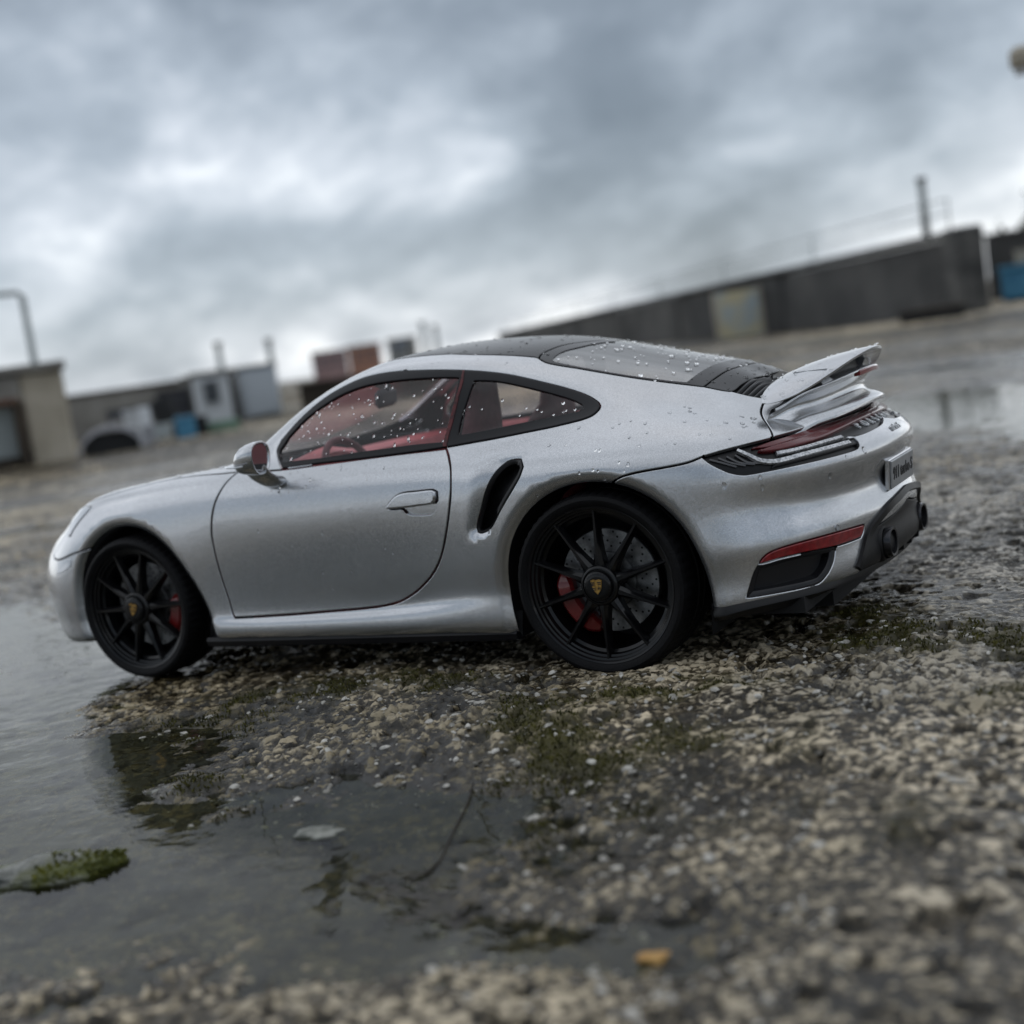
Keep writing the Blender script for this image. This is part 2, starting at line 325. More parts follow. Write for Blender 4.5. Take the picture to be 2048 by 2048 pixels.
    L_(m, mth('ADD', mth('MULTIPLY', g1, .6), g4), bp.inputs['Height']); L_(m, bp.outputs[0], b.inputs['Normal']); return m
GM = ground_mat()
go = link('ground', me, GM); tag(go, kind='structure')
# puddle water: one level sheet that fills every hollow of the slab
def water_mat():
    m = bpy.data.materials.new('puddle_water'); m.use_nodes = True; m.node_tree.nodes.clear()
    tr = N_(m, 'ShaderNodeBsdfTransparent'); tr.inputs[0].default_value = (.56, .57, .47, 1)
    gl = N_(m, 'ShaderNodeBsdfGlossy'); gl.inputs['Roughness'].default_value = .012
    fr = N_(m, 'ShaderNodeFresnel'); g = N_(m, 'ShaderNodeNewGeometry'); mi = N_(m, 'ShaderNodeMath', operation='MULTIPLY_ADD')
    L_(m, g.outputs['Backfacing'], mi.inputs[0]); mi.inputs[1].default_value = 1/1.36-1.36; mi.inputs[2].default_value = 1.36; L_(m, mi.outputs[0], fr.inputs[0])
    t = N_(m, 'ShaderNodeTexCoord'); n = N_(m, 'ShaderNodeTexNoise'); L_(m, t.outputs['Object'], n.inputs['Vector']); n.inputs['Scale'].default_value = 75; n.inputs['Detail'].default_value = 3
    bp = N_(m, 'ShaderNodeBump'); bp.inputs['Strength'].default_value = .26; bp.inputs['Distance'].default_value = .0012; L_(m, n.outputs[0], bp.inputs['Height'])
    L_(m, bp.outputs[0], gl.inputs['Normal']); L_(m, bp.outputs[0], fr.inputs['Normal'])
    x = N_(m, 'ShaderNodeMixShader'); L_(m, fr.outputs[0], x.inputs[0]); L_(m, tr.outputs[0], x.inputs[1]); L_(m, gl.outputs[0], x.inputs[2])
    o = N_(m, 'ShaderNodeOutputMaterial'); L_(m, x.outputs[0], o.inputs[0]); return m
mb = MB(); ringp = [(GX+14*math.cos(a), GY+14*math.sin(a), WATER_Z) for a in (2*math.pi*i/64 for i in range(64))]
mb.add(ringp, [tuple(range(64))]); tag(mb.build('puddle', water_mat()), kind='structure')
# loose chips of aggregate lying on the slab
CHIP = mottle(mat('stone_chip', (.4, .38, .34), .5), (.14, .13, .11), (.66, .63, .57), 260, 1, .3, 900, (.3, .6), .3, .7)
rs_ = np.random.RandomState(12)
mb = MB(); n_ch = 0
cand = np.stack([rs_.uniform(-.12, .29, 34000), rs_.uniform(-.21, .20, 34000)], 1)
hh, tt_, mm_, ww_ = ground(cand[:, 0], cand[:, 1]); den_ = fbm(cand[:, 0]*28, cand[:, 1]*28, 3, 140)
for (x, y), h, m_, d_ in zip(cand, hh, mm_, den_):
    if d_ < .44 or h < WATER_Z-.0006 or n_ch > 8500: continue
    if abs(y) < .055 and -.06 < x < .20 and (abs(x) < .018 or abs(x-.136) < .02): continue
    r = .00032+.0009*rs_.rand()**2.8; k = 6; a0 = rs_.rand()*6.28; el = rs_.uniform(.35, .9); rings = []
    c, s_ = math.cos(a0), math.sin(a0); q = rs_.uniform(.75, 1.15, k); tx, ty = rs_.uniform(-.3, .3, 2)
    for u, z in ((.7, -.5), (1.0, .1), (.62, .55)):
        rings.append([(x+(c*math.cos(a)-s_*math.sin(a)*el)*r*u*q[i], y+(s_*math.cos(a)+c*math.sin(a)*el)*r*u*q[i], h+r*z*.6+r*u*(tx*math.cos(a)+ty*math.sin(a))) for i, a in enumerate(2*math.pi*i/k for i in range(k))])
    mb.loft(rings, True, False, True); n_ch += 1
tag(mb.build('stone_chips', CHIP), 'pale loose stone chips scattered over the wet concrete', 'gravel', kind='stuff')
# moss tufts
MOSSM = mottle(mat('moss', (.07, .08, .012), .75), (.014, .016, .003), (.10, .092, .014), 300, 3)
mb = MB(); c_ = np.stack([rs_.uniform(-.02, .25, 150000), rs_.uniform(-.16, .02, 150000)], 1); hh, _, mm_, _ = ground(c_[:, 0], c_[:, 1])
sel = np.where((mm_ > .30+.6*rs_.rand(len(mm_))) & (hh > WATER_Z+.0001))[0][:8000]
for i in sel:
    x, y = c_[i]; h = hh[i]; L = .00025+.00055*rs_.rand(); a = rs_.rand()*6.28; b_ = rs_.rand()*6.28; w = .00016
    tp_ = np.array([x+math.cos(b_)*L*.6, y+math.sin(b_)*L*.6, h+L]); p0 = np.array([x, y, h-.0002]); d_ = np.array([math.cos(a), math.sin(a), 0])*w
    mb.add([p0-d_, p0+d_, (p0+tp_)/2+d_*1.2+[0, 0, L*.12], tp_, (p0+tp_)/2-d_*1.2+[0, 0, L*.12]], [(0, 1, 2, 4), (4, 2, 3)])
tag(mb.build('moss_tufts', MOSSM), 'short olive green moss growing in the hollows of the concrete', 'moss', kind='stuff')
def rock(name, loc, sx, sy, sz, m, label, cat, seed, sub=4, parent=None):
    import bmesh
    bm = bmesh.new(); bmesh.ops.create_icosphere(bm, subdivisions=sub, radius=1)
    rr = np.random.RandomState(seed); ph = rr.rand(6, 3)*6.28; fr = rr.uniform(1.2, 4.2, (6, 3))
    for v in bm.verts:
        d = 1+sum(.10*math.sin(fr[i, 0]*v.co.x+ph[i, 0])*math.cos(fr[i, 1]*v.co.y+ph[i, 1]+fr[i, 2]*v.co.z) for i in range(6))
        n_ = .22*float(fbm(np.array([v.co.x*2.6+seed]), np.array([v.co.y*2.6+v.co.z*1.7]), 4, seed)[0]*2-1)+.10*float(fbm(np.array([v.co.x*9+seed]), np.array([v.co.y*9]), 2, seed+5)[0]*2-1)
        zf = v.co.z if v.co.z < .35 else .35+(v.co.z-.35)*.45
        v.co = Vector((v.co.x*sx*(d+n_), v.co.y*sy*(d+n_), max(zf, -.4)*sz*(d+1.3*n_)))
    me_ = bpy.data.meshes.new(name); bm.to_mesh(me_); bm.free()
    me_.polygons.foreach_set('use_smooth', [True]*len(me_.polygons)); o = link(name, me_, m, parent)
    if parent is None: o.location = loc; tag(o, label, cat)
    else: o.location = loc
    return o
def moss_rock():
    m = mottle(mat('mossy_rock', (.2, .2, .18), .45), (.10, .105, .095), (.30, .30, .27), 420, 3, .4, 1200, (.2, .5)); b = m.node_tree.nodes['Principled BSDF']; src = b.inputs['Base Color'].links[0].from_socket
    t = N_(m, 'ShaderNodeTexCoord'); n = N_(m, 'ShaderNodeTexNoise'); L_(m, t.outputs['Object'], n.inputs['Vector']); n.inputs['Scale'].default_value = 130; n.inputs['Detail'].default_value = 4
    sp = N_(m, 'ShaderNodeSeparateXYZ'); L_(m, t.outputs['Object'], sp.inputs[0])
    mr = N_(m, 'ShaderNodeMapRange'); mr.inputs[1].default_value = .44; mr.inputs[2].default_value = .58; L_(m, n.outputs[0], mr.inputs[0])
    x = N_(m, 'ShaderNodeMix', data_type='RGBA'); L_(m, mr.outputs[0], x.inputs[0]); L_(m, src, x.inputs[6]); x.inputs[7].default_value = (.075, .085, .010, 1); L_(m, x.outputs[2], b.inputs['Base Color']); return m
MR = moss_rock()
def stone_moss(o, sx, sy, n, seed):
    """short tufts rooted on the upper side of a stone"""
    me_ = o.data; rr = np.random.RandomState(seed); mb = MB(); vs_ = [v for v in me_.vertices if v.normal.z > .25 and v.co.x > -sx*.05 and v.co.y < sy*.35]
    for i in range(n):
        v = vs_[rr.randint(len(vs_))]
        if fbm(np.array([v.co.x*260+seed]), np.array([v.co.y*260]), 2, seed)[0] < .42: continue
        b_ = rr.rand()*6.28; L = rr.uniform(.0002, .0006); p0 = np.array(v.co)+rr.normal(size=3)*[.0002, .0002, 0]; a = rr.rand()*6.28; d_ = np.array([math.cos(a), math.sin(a), 0])*.00016
        tp_ = p0+np.array([math.cos(b_)*L*.5, math.sin(b_)*L*.5, L]); mb.add([p0-d_, p0+d_, (p0+tp_)/2+d_, tp_, (p0+tp_)/2-d_], [(0, 1, 2, 4), (4, 2, 3)])
    tag(mb.build('moss', MOSSB, o), kind='stuff')
MOSSB = mottle(mat('bright_moss', (.1, .12, .02), .75), (.035, .045, .006), (.20, .20, .03), 500, 3)
r_ = rock('mossy_stone', (.0830, -.1605, WATER_Z-.0002), .0130, .0060, .0030, MR, 'flat grey stone with bright green moss lying in the puddle at the left edge', 'stone', 4); r_.rotation_euler = (0, 0, .55); stone_moss(r_, .0130, .0060, 900, 4)
r_ = rock('mossy_stone', (.0795, -.1222, WATER_Z-.0001), .0065, .0030, .0022, MR, 'low moss covered stone at the rim of the puddle in front of the front wheel', 'stone', 9); r_.rotation_euler = (0, 0, .6); stone_moss(r_, .0065, .0030, 1200, 9)
rock('flat_pebble', (.1225, -.1384, WATER_Z-.0002), .0042, .0024, .0013, mottle(mat('grey_pebble', (.3, .3, .28), .3), (.12, .125, .105), (.34, .34, .30), 300, 3, .3, 1500), 'flat grey pebble half under water in the middle of the puddle', 'pebble', 21).rotation_euler = (0, 0, .4)
rock('orange_pebble', (.1948, -.1689, WATER_Z+.0006), .0020, .0015, .0010, mottle(mat('orange_stone', (.5, .28, .08), .4), (.42, .22, .06), (.60, .36, .12), 500, 2), 'small orange pebble lying near the bottom of the photo', 'pebble', 5, 2)
rock('white_pebble', (.1395, -.0935, .0012), .0017, .0013, .0011, mottle(mat('white_stone', (.6, .58, .54), .4), (.5, .48, .45), (.72, .70, .66), 500, 2), 'small white pebble on the dark moss below the rear wheel', 'pebble', 6, 2)
mb = MB(); mb.tube([(.1385, -.1150, -.0004), (.1420, -.1230, -.0009), (.1462, -.1345, -.0010), (.1505, -.1455, -.0010), (.1512, -.1500, -.0009), (.1503, -.1530, -.0008)], [.00012, .0002, .00022, .0002, .00030, .00012], 7)
tag(mb.build('twig', mat('dark_twig', (.02, .015, .01), .6), smooth=True), 'thin dark curved twig lying in the shallow water below the rear wheel', 'twig')
# ------------------------------------------------------------------ the blurred yard behind
CON_D = mottle(mat('dark_stained_concrete', (.06, .06, .06), .8), (.022, .023, .024), (.095, .092, .088), 3.5, 5, .2, 30, None, .33, .68)
CON_E = mottle(mat('end_block_concrete', (.06, .06, .06), .8), (.035, .036, .037), (.12, .118, .112), 14, 4, .2, 60)
CON_B = mottle(mat('brown_stained_concrete', (.05, .04, .03), .85), (.020, .015, .011), (.075, .058, .042), 9, 4, .2, 60)
CON_L = mottle(mat('beige_rendered_wall', (.45, .40, .32), .8), (.36, .32, .25), (.50, .45, .37), 13, 4, .2, 90)
CON_G = mottle(mat('grey_concrete', (.25, .24, .22), .8), (.17, .16, .145), (.32, .31, .285), 11, 4, .2, 90)
WHT = mottle(mat('whitewashed_board', (.6, .62, .63), .6), (.50, .52, .54), (.68, .70, .72), 16, 4)
DRK = mat('near_black', (.012, .013, .014), .7); STEEL = mat('galvanised_pole', (.30, .33, .33), .5, .4)
GRN = mottle(mat('hedge_leaf', (.05, .07, .03), .7), (.025, .035, .016), (.085, .10, .05), 40, 3)
BLUE = mottle(mat('blue_plastic', (.05, .20, .34), .45), (.04, .17, .30), (.08, .27, .42), 22, 3)
def block(name, x, y, az, w, d, z0, z1, m, parent=None, bev=.0, off=(0, 0)):
    """box of width w whose front face centre is at (x, y), looking at azimuth az (degrees)"""
    mb = MB(); mb.box((-w/2+off[0], off[1], z0), (w/2+off[0], d+off[1], z1), bev or min(w, d, z1-z0)*.06)
    o = mb.build(name, m, parent, angle=30)
    if parent is None: o.location = (x, y, 0); o.rotation_euler = (0, 0, -math.radians(az))
    return o
def place(name, x, y, az, label, cat, group=None):
    o = empty(name, (x, y, 0), 1, -math.radians(az)); return tag(o, label, cat, group)
# long parapet wall on the right, of separate cast panels
wl = empty('parapet_wall', (-.262, 2.62, 0), 1, 0); A = Vector((-.296, 2.80)); B = Vector((-4.38, 8.00)); dv = (B-A); Lw = dv.length; wl.location = (A.x, A.y, 0); wl.rotation_euler = (0, 0, math.atan2(dv.y, dv.x))
tag(wl, 'long dark weathered concrete parapet wall running away behind the car', 'wall')
for i in range(6):
    x0 = Lw*i/6; mb = MB(); mb.box((x0+.006, -.045, -.02), (x0+Lw/6-.006, 0, .172+.004*(i % 2)), .006); mb.build('wall_panel', CON_D, wl, angle=30)
mb = MB(); mb.box((0, -.055, .176), (Lw, .012, .190), .004); mb.build('coping', CON_E, wl, angle=30)
mb = MB(); mb.box((-.012, -.05, -.02), (.07, .012, .193), .006); mb.build('end_block', CON_E, wl, angle=30)
rl = empty('handrail', (A.x, A.y, 0), 1, wl.rotation_euler.z); tag(rl, 'thin pale handrail along the top of the dark parapet wall', 'railing')
for z in (.232, .262):
    mb = MB(); mb.tube([(.1, -.03, z), (Lw, -.03, z)], .0016, 6); mb.build('rail', STEEL, rl, smooth=True)
for i in range(9):
    mb = MB(); mb.tube([(.1+i*(Lw-.2)/8, -.03, .185), (.1+i*(Lw-.2)/8, -.03, .264)], .002, 6); mb.build('rail_post', STEEL, rl, smooth=True)
t = place('wall_post', -.405, 2.99, -11.5, 'grey steel post standing on the right end of the dark wall', 'post'); mb = MB(); mb.tube([(0, 0, .18), (0, 0, .322)], .0095, 12); mb.build('post_tube', STEEL, t, smooth=True); mb = MB(); mb.tube([(0, 0, .318), (0, 0, .327)], .012, 12); mb.build('post_cap', CON_E, t, smooth=True)
# stained cream board leaning on the wall
t = place('painted_board', -1.140, 3.73, -27, 'cream and pale blue stained board leaning against the dark parapet wall', 'board')
PB = mottle(mat('stained_cream_paint', (.5, .48, .38), .6), (.62, .55, .36), (.42, .50, .54), 11, 4, 0, None, None, .42, .58)
block('board_panel', 0, 0, 0, .138, .014, -.01, .148, PB, t)
for sx in (-1, 1): block('board_edge', 0, 0, 0, .010, .020, -.01, .152, CON_L, t, off=(sx*.070, -.004))
t = place('wall_foot_shadow', -.319, 2.537, -11.5, 'low black block standing in for the shadow at the foot of the wall end', 'shadow block')  # black block stands in for the dark shadow under the wall end
block('shadow_block', 0, 0, 0, .125, .05, .002, .026, DRK, t); block('shadow_block_rim', 0, 0, 0, .132, .056, .026, .032, CON_B, t, off=(0, -.003))
t = place('back_wall', -.36, 4.30, -8.1, 'dark wall with planting above it at the right edge behind the blue crate', 'wall'); block('wall_face', 0, 0, 0, .40, .08, -.02, .205, CON_D, t, off=(.07, 0)); block('wall_coping', 0, 0, 0, .41, .09, .205, .214, CON_E, t, off=(.07, -.004))
t = place('hedge', -.385, 4.42, -8.1, 'ragged green hedge growing above the far wall at the right edge', 'hedge')
mb = MB(); rh = np.random.RandomState(8)
for i in range(2400):
    x = rh.uniform(-.08, .30); z = .19+abs(rh.normal(0, .045))*(.7+.5*math.sin(x*37)); y = rh.uniform(-.04, .04); s_ = rh.uniform(.006, .014); a, b_ = rh.rand(2)*6.28
    d1 = np.array([math.cos(a)*math.cos(b_), math.sin(a), math.sin(b_)])*s_; d2 = np.cross(d1, rh.normal(size=3)); d2 = d2/np.linalg.norm(d2)*s_*.5; p0 = np.array([x, y, z]); mb.add([p0, p0+d1*.5+d2, p0+d1, p0+d1*.5-d2], [(0, 1, 2, 3)])
tag(mb.build('leaves', GRN, t), kind='stuff')
for x in (-.10, -.02, .06, .14, .22):
    mb = MB(); mb.tube([(x, 0, .16), (x+.01, .005, .20), (x+.004, 0, .235)], [.004, .003, .0015], 6); mb.build('stem', CON_B, t)
t = place('blue_crate', -.262, 3.262, -8.1, 'blue plastic crate standing in front of the far wall at the right edge', 'crate')
block('crate_body', 0, 0, 0, .135, .09, .012, .088, BLUE, t, off=(.035, 0)); block('crate_rim', 0, 0, 0, .142, .098, .088, .098, BLUE, t, off=(.035, -.004)); block('crate_skid', 0, 0, 0, .12, .07, -.006, .012, DRK, t, off=(.035, .01))
t = place('beige_box', -.241, 3.30, -8.3, 'small beige box lying on top of the blue crate', 'box'); block('box_body', 0, 0, 0, .042, .035, .098, .128, CON_L, t); block('box_lid', 0, 0, 0, .045, .038, .128, .133, CON_L, t, off=(0, -.0015))
# lamp whose head reaches in at the top right
t = place('lamp_post', .125, 1.284, -6.9, 'beige lamp head on an arm reaching in at the top right corner', 'lamp'); 
block('lamp_head', 0, 0, 0, .075, .03, .288, .312, CON_L, t, off=(-.042, 0), bev=.006); mb = MB(); mb.tube([(-.01, .015, .306), (.02, .015, .309), (.034, .015, .295)], .005, 8); mb.build('lamp_arm', STEEL, t, smooth=True); mb = MB(); mb.tube([(.034, .015, -.01), (.034, .015, .30)], .006, 10); mb.build('lamp_column', STEEL, t, smooth=True)
mb = MB(); mb.box((-.075, .004, .284), (-.012, .026, .288)); mb.build('lamp_diffuser', WHT, t)
# left: low rendered shed, its lamp pole, and the clutter beside it
t = place('rendered_shed', -1.262, .990, -48.5, 'beige rendered shed with dark doorway and grey door leaves at the left edge', 'shed')
block('side_wall', 0, 0, 0, .060, .09, -.01, .136, CON_L, t, off=(.062, .01)); block('back_wall', 0, 0, 0, .20, .02, -.01, .136, CON_G, t, off=(-.01, .09)); block('lintel', 0, 0, 0, .165, .07, .098, .134, CON_G, t, off=(-.05, .006))
block('roof_slab', 0, 0, 0, .225, .115, .136, .147, CON_G, t, off=(-.015, 0)); block('rust_stain_edge', 0, 0, 0, .16, .010, .096, .104, mottle(mat('rust_edge', (.16, .08, .05), .8), (.10, .05, .035), (.22, .13, .09), 40), t, off=(-.052, .002))
for i, (x, c) in enumerate(((-.108, WHT), (-.066, STEEL), (-.030, WHT), (.000, STEEL))): block('door_leaf', 0, 0, 0, .034, .008, .022, .094, c, t, off=(x, .03))
block('door_post', 0, 0, 0, .016, .02, -.01, .098, CON_B, t, off=(.026, .0)); block('door_threshold', 0, 0, 0, .15, .03, -.01, .020, CON_B, t, off=(-.06, .01))
t = place('street_lamp', -1.262, 1.068, -48, 'tall pale lamp pole with short arm standing behind the beige shed', 'lamp post')
mb = MB(); mb.tube([(0, 0, -.01), (0, 0, .245)], [.006, .005], 10); mb.build('pole', STEEL, t, smooth=True); mb = MB(); mb.tube([(0, 0, .243), (-.006, 0, .250), (-.045, 0, .251)], .004, 8); mb.build('arm', STEEL, t, smooth=True); block('lamp_head', 0, 0, 0, .03, .012, .247, .254, CON_G, t, off=(-.055, -.006))
t = place('low_wall', -2.00, 1.93, -45.3, 'low grey brown wall behind the clutter beside the shed', 'wall'); block('wall_body', 0, 0, 0, .44, .05, -.01, .104, CON_G, t, off=(.06, 0)); block('wall_coping', 0, 0, 0, .45, .06, .104, .111, CON_B, t, off=(.06, -.005))
t = place('half_pipe', -1.200, 1.125, -45.6, 'pale curved sheet arched over a dark hollow beside the shed', 'pipe'); mb = MB()
mb.loft([[(.050*math.cos(a)*s_, y, .046*math.sin(a)*s_) for a in (math.pi*i/16 for i in range(17)) for s_ in ()] or [(.052*math.cos(math.pi*i/16), y, .046*math.sin(math.pi*i/16)) for i in range(17)]+[(.046*math.cos(math.pi*i/16), y, .040*math.sin(math.pi*i/16)) for i in range(16, -1, -1)] for y in (0, .06)], True, True, True); mb.build('curved_sheet', mat('pale_sheet_metal', (.42, .42, .45), .4, .3), t, angle=40)
block('hollow_shade', 0, 0, 0, .08, .05, -.01, .036, DRK, t, off=(0, .008))  # near-black block stands for the shade inside the hollow
def crate(x, y, az, w, z1, m, label, cat, lid=None, z0=-.006, d=.05):
    t = place('yard_box', x, y, az, label, cat); block('box_body', 0, 0, 0, w, d, z0, z1, m, t); block('box_lid', 0, 0, 0, w*1.06, d*1.06, z1, z1+.005, lid or m, t, off=(0, -d*.03)); return t
crate(-1.56, 1.535, -44.7, .080, .062, mottle(mat('dark_tarp', (.05, .05, .06), .6), (.025, .027, .032), (.08, .085, .095), 30, 4), 'dark tarpaulin covered heap in front of the low wall', 'heap')
crate(-1.287, 1.262, -44.7, .026, .058, WHT, 'small white tub standing beside the curved sheet', 'tub')
crate(-1.315, 1.300, -44.0, .050, .030, mat('grey_bucket', (.30, .31, .34), .5), 'grey low bin lying right of the white tub', 'bin')
crate(-1.76, 1.870, -43.0, .070, .085, mottle(mat('black_sacks', (.03, .03, .035), .5), (.015, .015, .018), (.06, .06, .07), 30, 4), 'black piled sacks between the low wall and the white cabin', 'sacks')
crate(-1.74, 1.90, -42.4, .034, .108, CON_G, 'grey upright box behind the black sacks', 'box')
crate(-1.297, 1.390, -42.7, .032, .034, BLUE, 'small blue tub in front of the black sacks', 'tub')
crate(-1.33, 1.440, -43.3, .055, .030, DRK, 'black low crate behind the small blue tub', 'crate')
crate(-1.318, 1.505, -41.2, .055, .016, mottle(mat('faded_green', (.16, .27, .20), .7), (.12, .22, .16), (.22, .33, .25), 30), 'faded green low box in front of the white cabin', 'box')
t = place('white_cabin', -1.650, 1.877, -41.2, 'white cabin with a dark window left of the grey cabinet', 'cabin'); block('cabin_wall', 0, 0, 0, .088, .08, -.005, .108, WHT, t); block('cabin_roof', 0, 0, 0, .096, .09, .108, .117, CON_G, t, off=(0, -.004))
block('window_frame', 0, 0, 0, .038, .006, .048, .100, WHT, t, off=(-.006, -.005)); block('window_pane', 0, 0, 0, .030, .004, .052, .096, mat('dark_pane', (.03, .04, .05), .1), t, off=(-.006, -.0075)); block('door_gap', 0, 0, 0, .010, .004, .0, .10, DRK, t, off=(.038, -.003))
t = place('grey_cabinet', -1.644, 2.013, -39.4, 'pale grey tall cabinet right of the white cabin', 'cabinet'); block('cabinet_body', 0, 0, 0, .086, .07, .002, .112, mottle(mat('pale_grey_paint', (.46, .50, .54), .5), (.40, .44, .48), (.52, .56, .60), 14, 3), t); block('cabinet_top', 0, 0, 0, .092, .076, .112, .118, CON_G, t, off=(0, -.003)); block('cabinet_door', 0, 0, 0, .07, .004, .012, .104, mat('pale_grey_door', (.5, .54, .58), .5), t, off=(.004, -.004))
block('cabinet_side', 0, 0, 0, .016, .03, -.004, .113, CON_B, t, off=(-.052, .0))
t = place('brown_wall', -1.42, 2.06, -36.5, 'low dark brown stained wall right of the grey cabinet', 'wall'); block('wall_body', 0, 0, 0, .34, .05, -.01, .058, CON_B, t, off=(.05, 0)); block('wall_coping', 0, 0, 0, .35, .06, .058, .064, CON_B, t, off=(.05, -.005))
for i, (x, y, z, az, lab) in enumerate(((-3.005, 3.481, .235, -40.8, 'thin grey pole rising behind the white cabin'), (-2.867, 3.596, .222, -38.7, 'thin grey pole rising behind the grey cabinet'), (-4.549, 7.303, .32, -32.3, 'slim grey post above the car roof, left one of two'), (-4.48, 7.34, .285, -32, 'slim grey post above the car roof, right one of two'))):
    t = place('thin_pole', x, y, az, lab, 'pole', 'thin poles behind the yard'); w = .012 if i < 2 else .017
    mb = MB(); mb.tube([(0, 0, -.01), (0, 0, z)], w, 10); mb.build('pole_tube', STEEL, t, smooth=True); mb = MB(); mb.tube([(0, 0, z), (0, 0, z+.012)], w*1.35, 10); mb.build('pole_cap', CON_G, t, smooth=True)
JUNK = [DRK, CON_G, WHT, BLUE, mottle(mat('dark_scrap', (.05, .05, .06), .6), (.02, .022, .026), (.09, .09, .10), 40, 3), STEEL, CON_B]
rj = np.random.RandomState(31)
for x, y, az, w, d, h, ci, lab in ((-1.235, 1.190, -60, .030, .020, .020, 4, 'dark scrap piece lying nearest to the curved sheet'), (-1.33, 1.275, -20, .040, .014, .046, 1, 'grey tilted slab leaning behind the white tub'),
        (-1.375, 1.345, -70, .026, .020, .040, 0, 'black upright scrap piece left of the black low crate'), (-1.42, 1.40, -30, .034, .012, .058, 4, 'dark tall board standing in the heap behind the grey bin'),
        (-1.46, 1.47, -55, .022, .016, .066, 2, 'white upright board sticking out of the heap'), (-1.49, 1.53, -10, .050, .018, .030, 5, 'pale metal sheet lying across the heap'),
        (-1.40, 1.50, -65, .030, .024, .024, 6, 'brown scrap block on the ground left of the green box'), (-1.55, 1.62, -35, .040, .02, .078, 0, 'black tall sheet behind the metal sheet'),
        (-1.36, 1.475, -45, .018, .014, .034, 3, 'small blue scrap piece between the blue tub and the green box')):
    o = block('scrap_piece', x, y, az, w, d, -.004, h, JUNK[ci]); o.rotation_euler.x = rj.uniform(-.25, .25); o.rotation_euler.y = rj.uniform(-.25, .25); tag(o, lab, 'scrap', 'scrap pieces heaped beside the shed')
def house(x, y, az, w, h, m, label, roofm):
    t = place('far_building', x, y, az, label, 'building', 'far buildings beyond the yard'); block('wall', 0, 0, 0, w, w*.6, -.01, h, m, t, bev=.004); block('roof', 0, 0, 0, w*1.05, w*.64, h, h+.018, roofm, t, off=(0, -w*.02))
    for r in range(2):
        for c in range(3): block('window', 0, 0, 0, w*.14, .006, h*(.52+.24*r), h*(.66+.24*r), mat('far_pane', (.06, .07, .09), .2) if (r, c) == (0, 0) else bpy.data.materials['far_pane'], t, off=(w*(-.3+.3*c), -.004))
house(-8.037, 10.972, -36.4, .36, .305, mottle(mat('dusty_pink_render', (.30, .20, .20), .8), (.26, .17, .17), (.34, .24, .24), 8), 'dusty pink building far beyond the yard', mat('dark_roof', (.10, .08, .09), .8))
house(-7.745, 11.180, -34.9, .34, .318, mottle(mat('brick_orange_render', (.34, .18, .13), .8), (.29, .15, .11), (.38, .21, .15), 8), 'brick orange building right of the dusty pink one', mat('brown_roof', (.12, .09, .08), .8))
house(-7.42, 11.40, -33.6, .30, .330, mottle(mat('tan_blue_render', (.30, .28, .24), .8), (.16, .21, .29), (.34, .30, .22), 5), 'blue and tan building nearest the car roof', mat('tan_roof', (.22, .19, .13), .8))
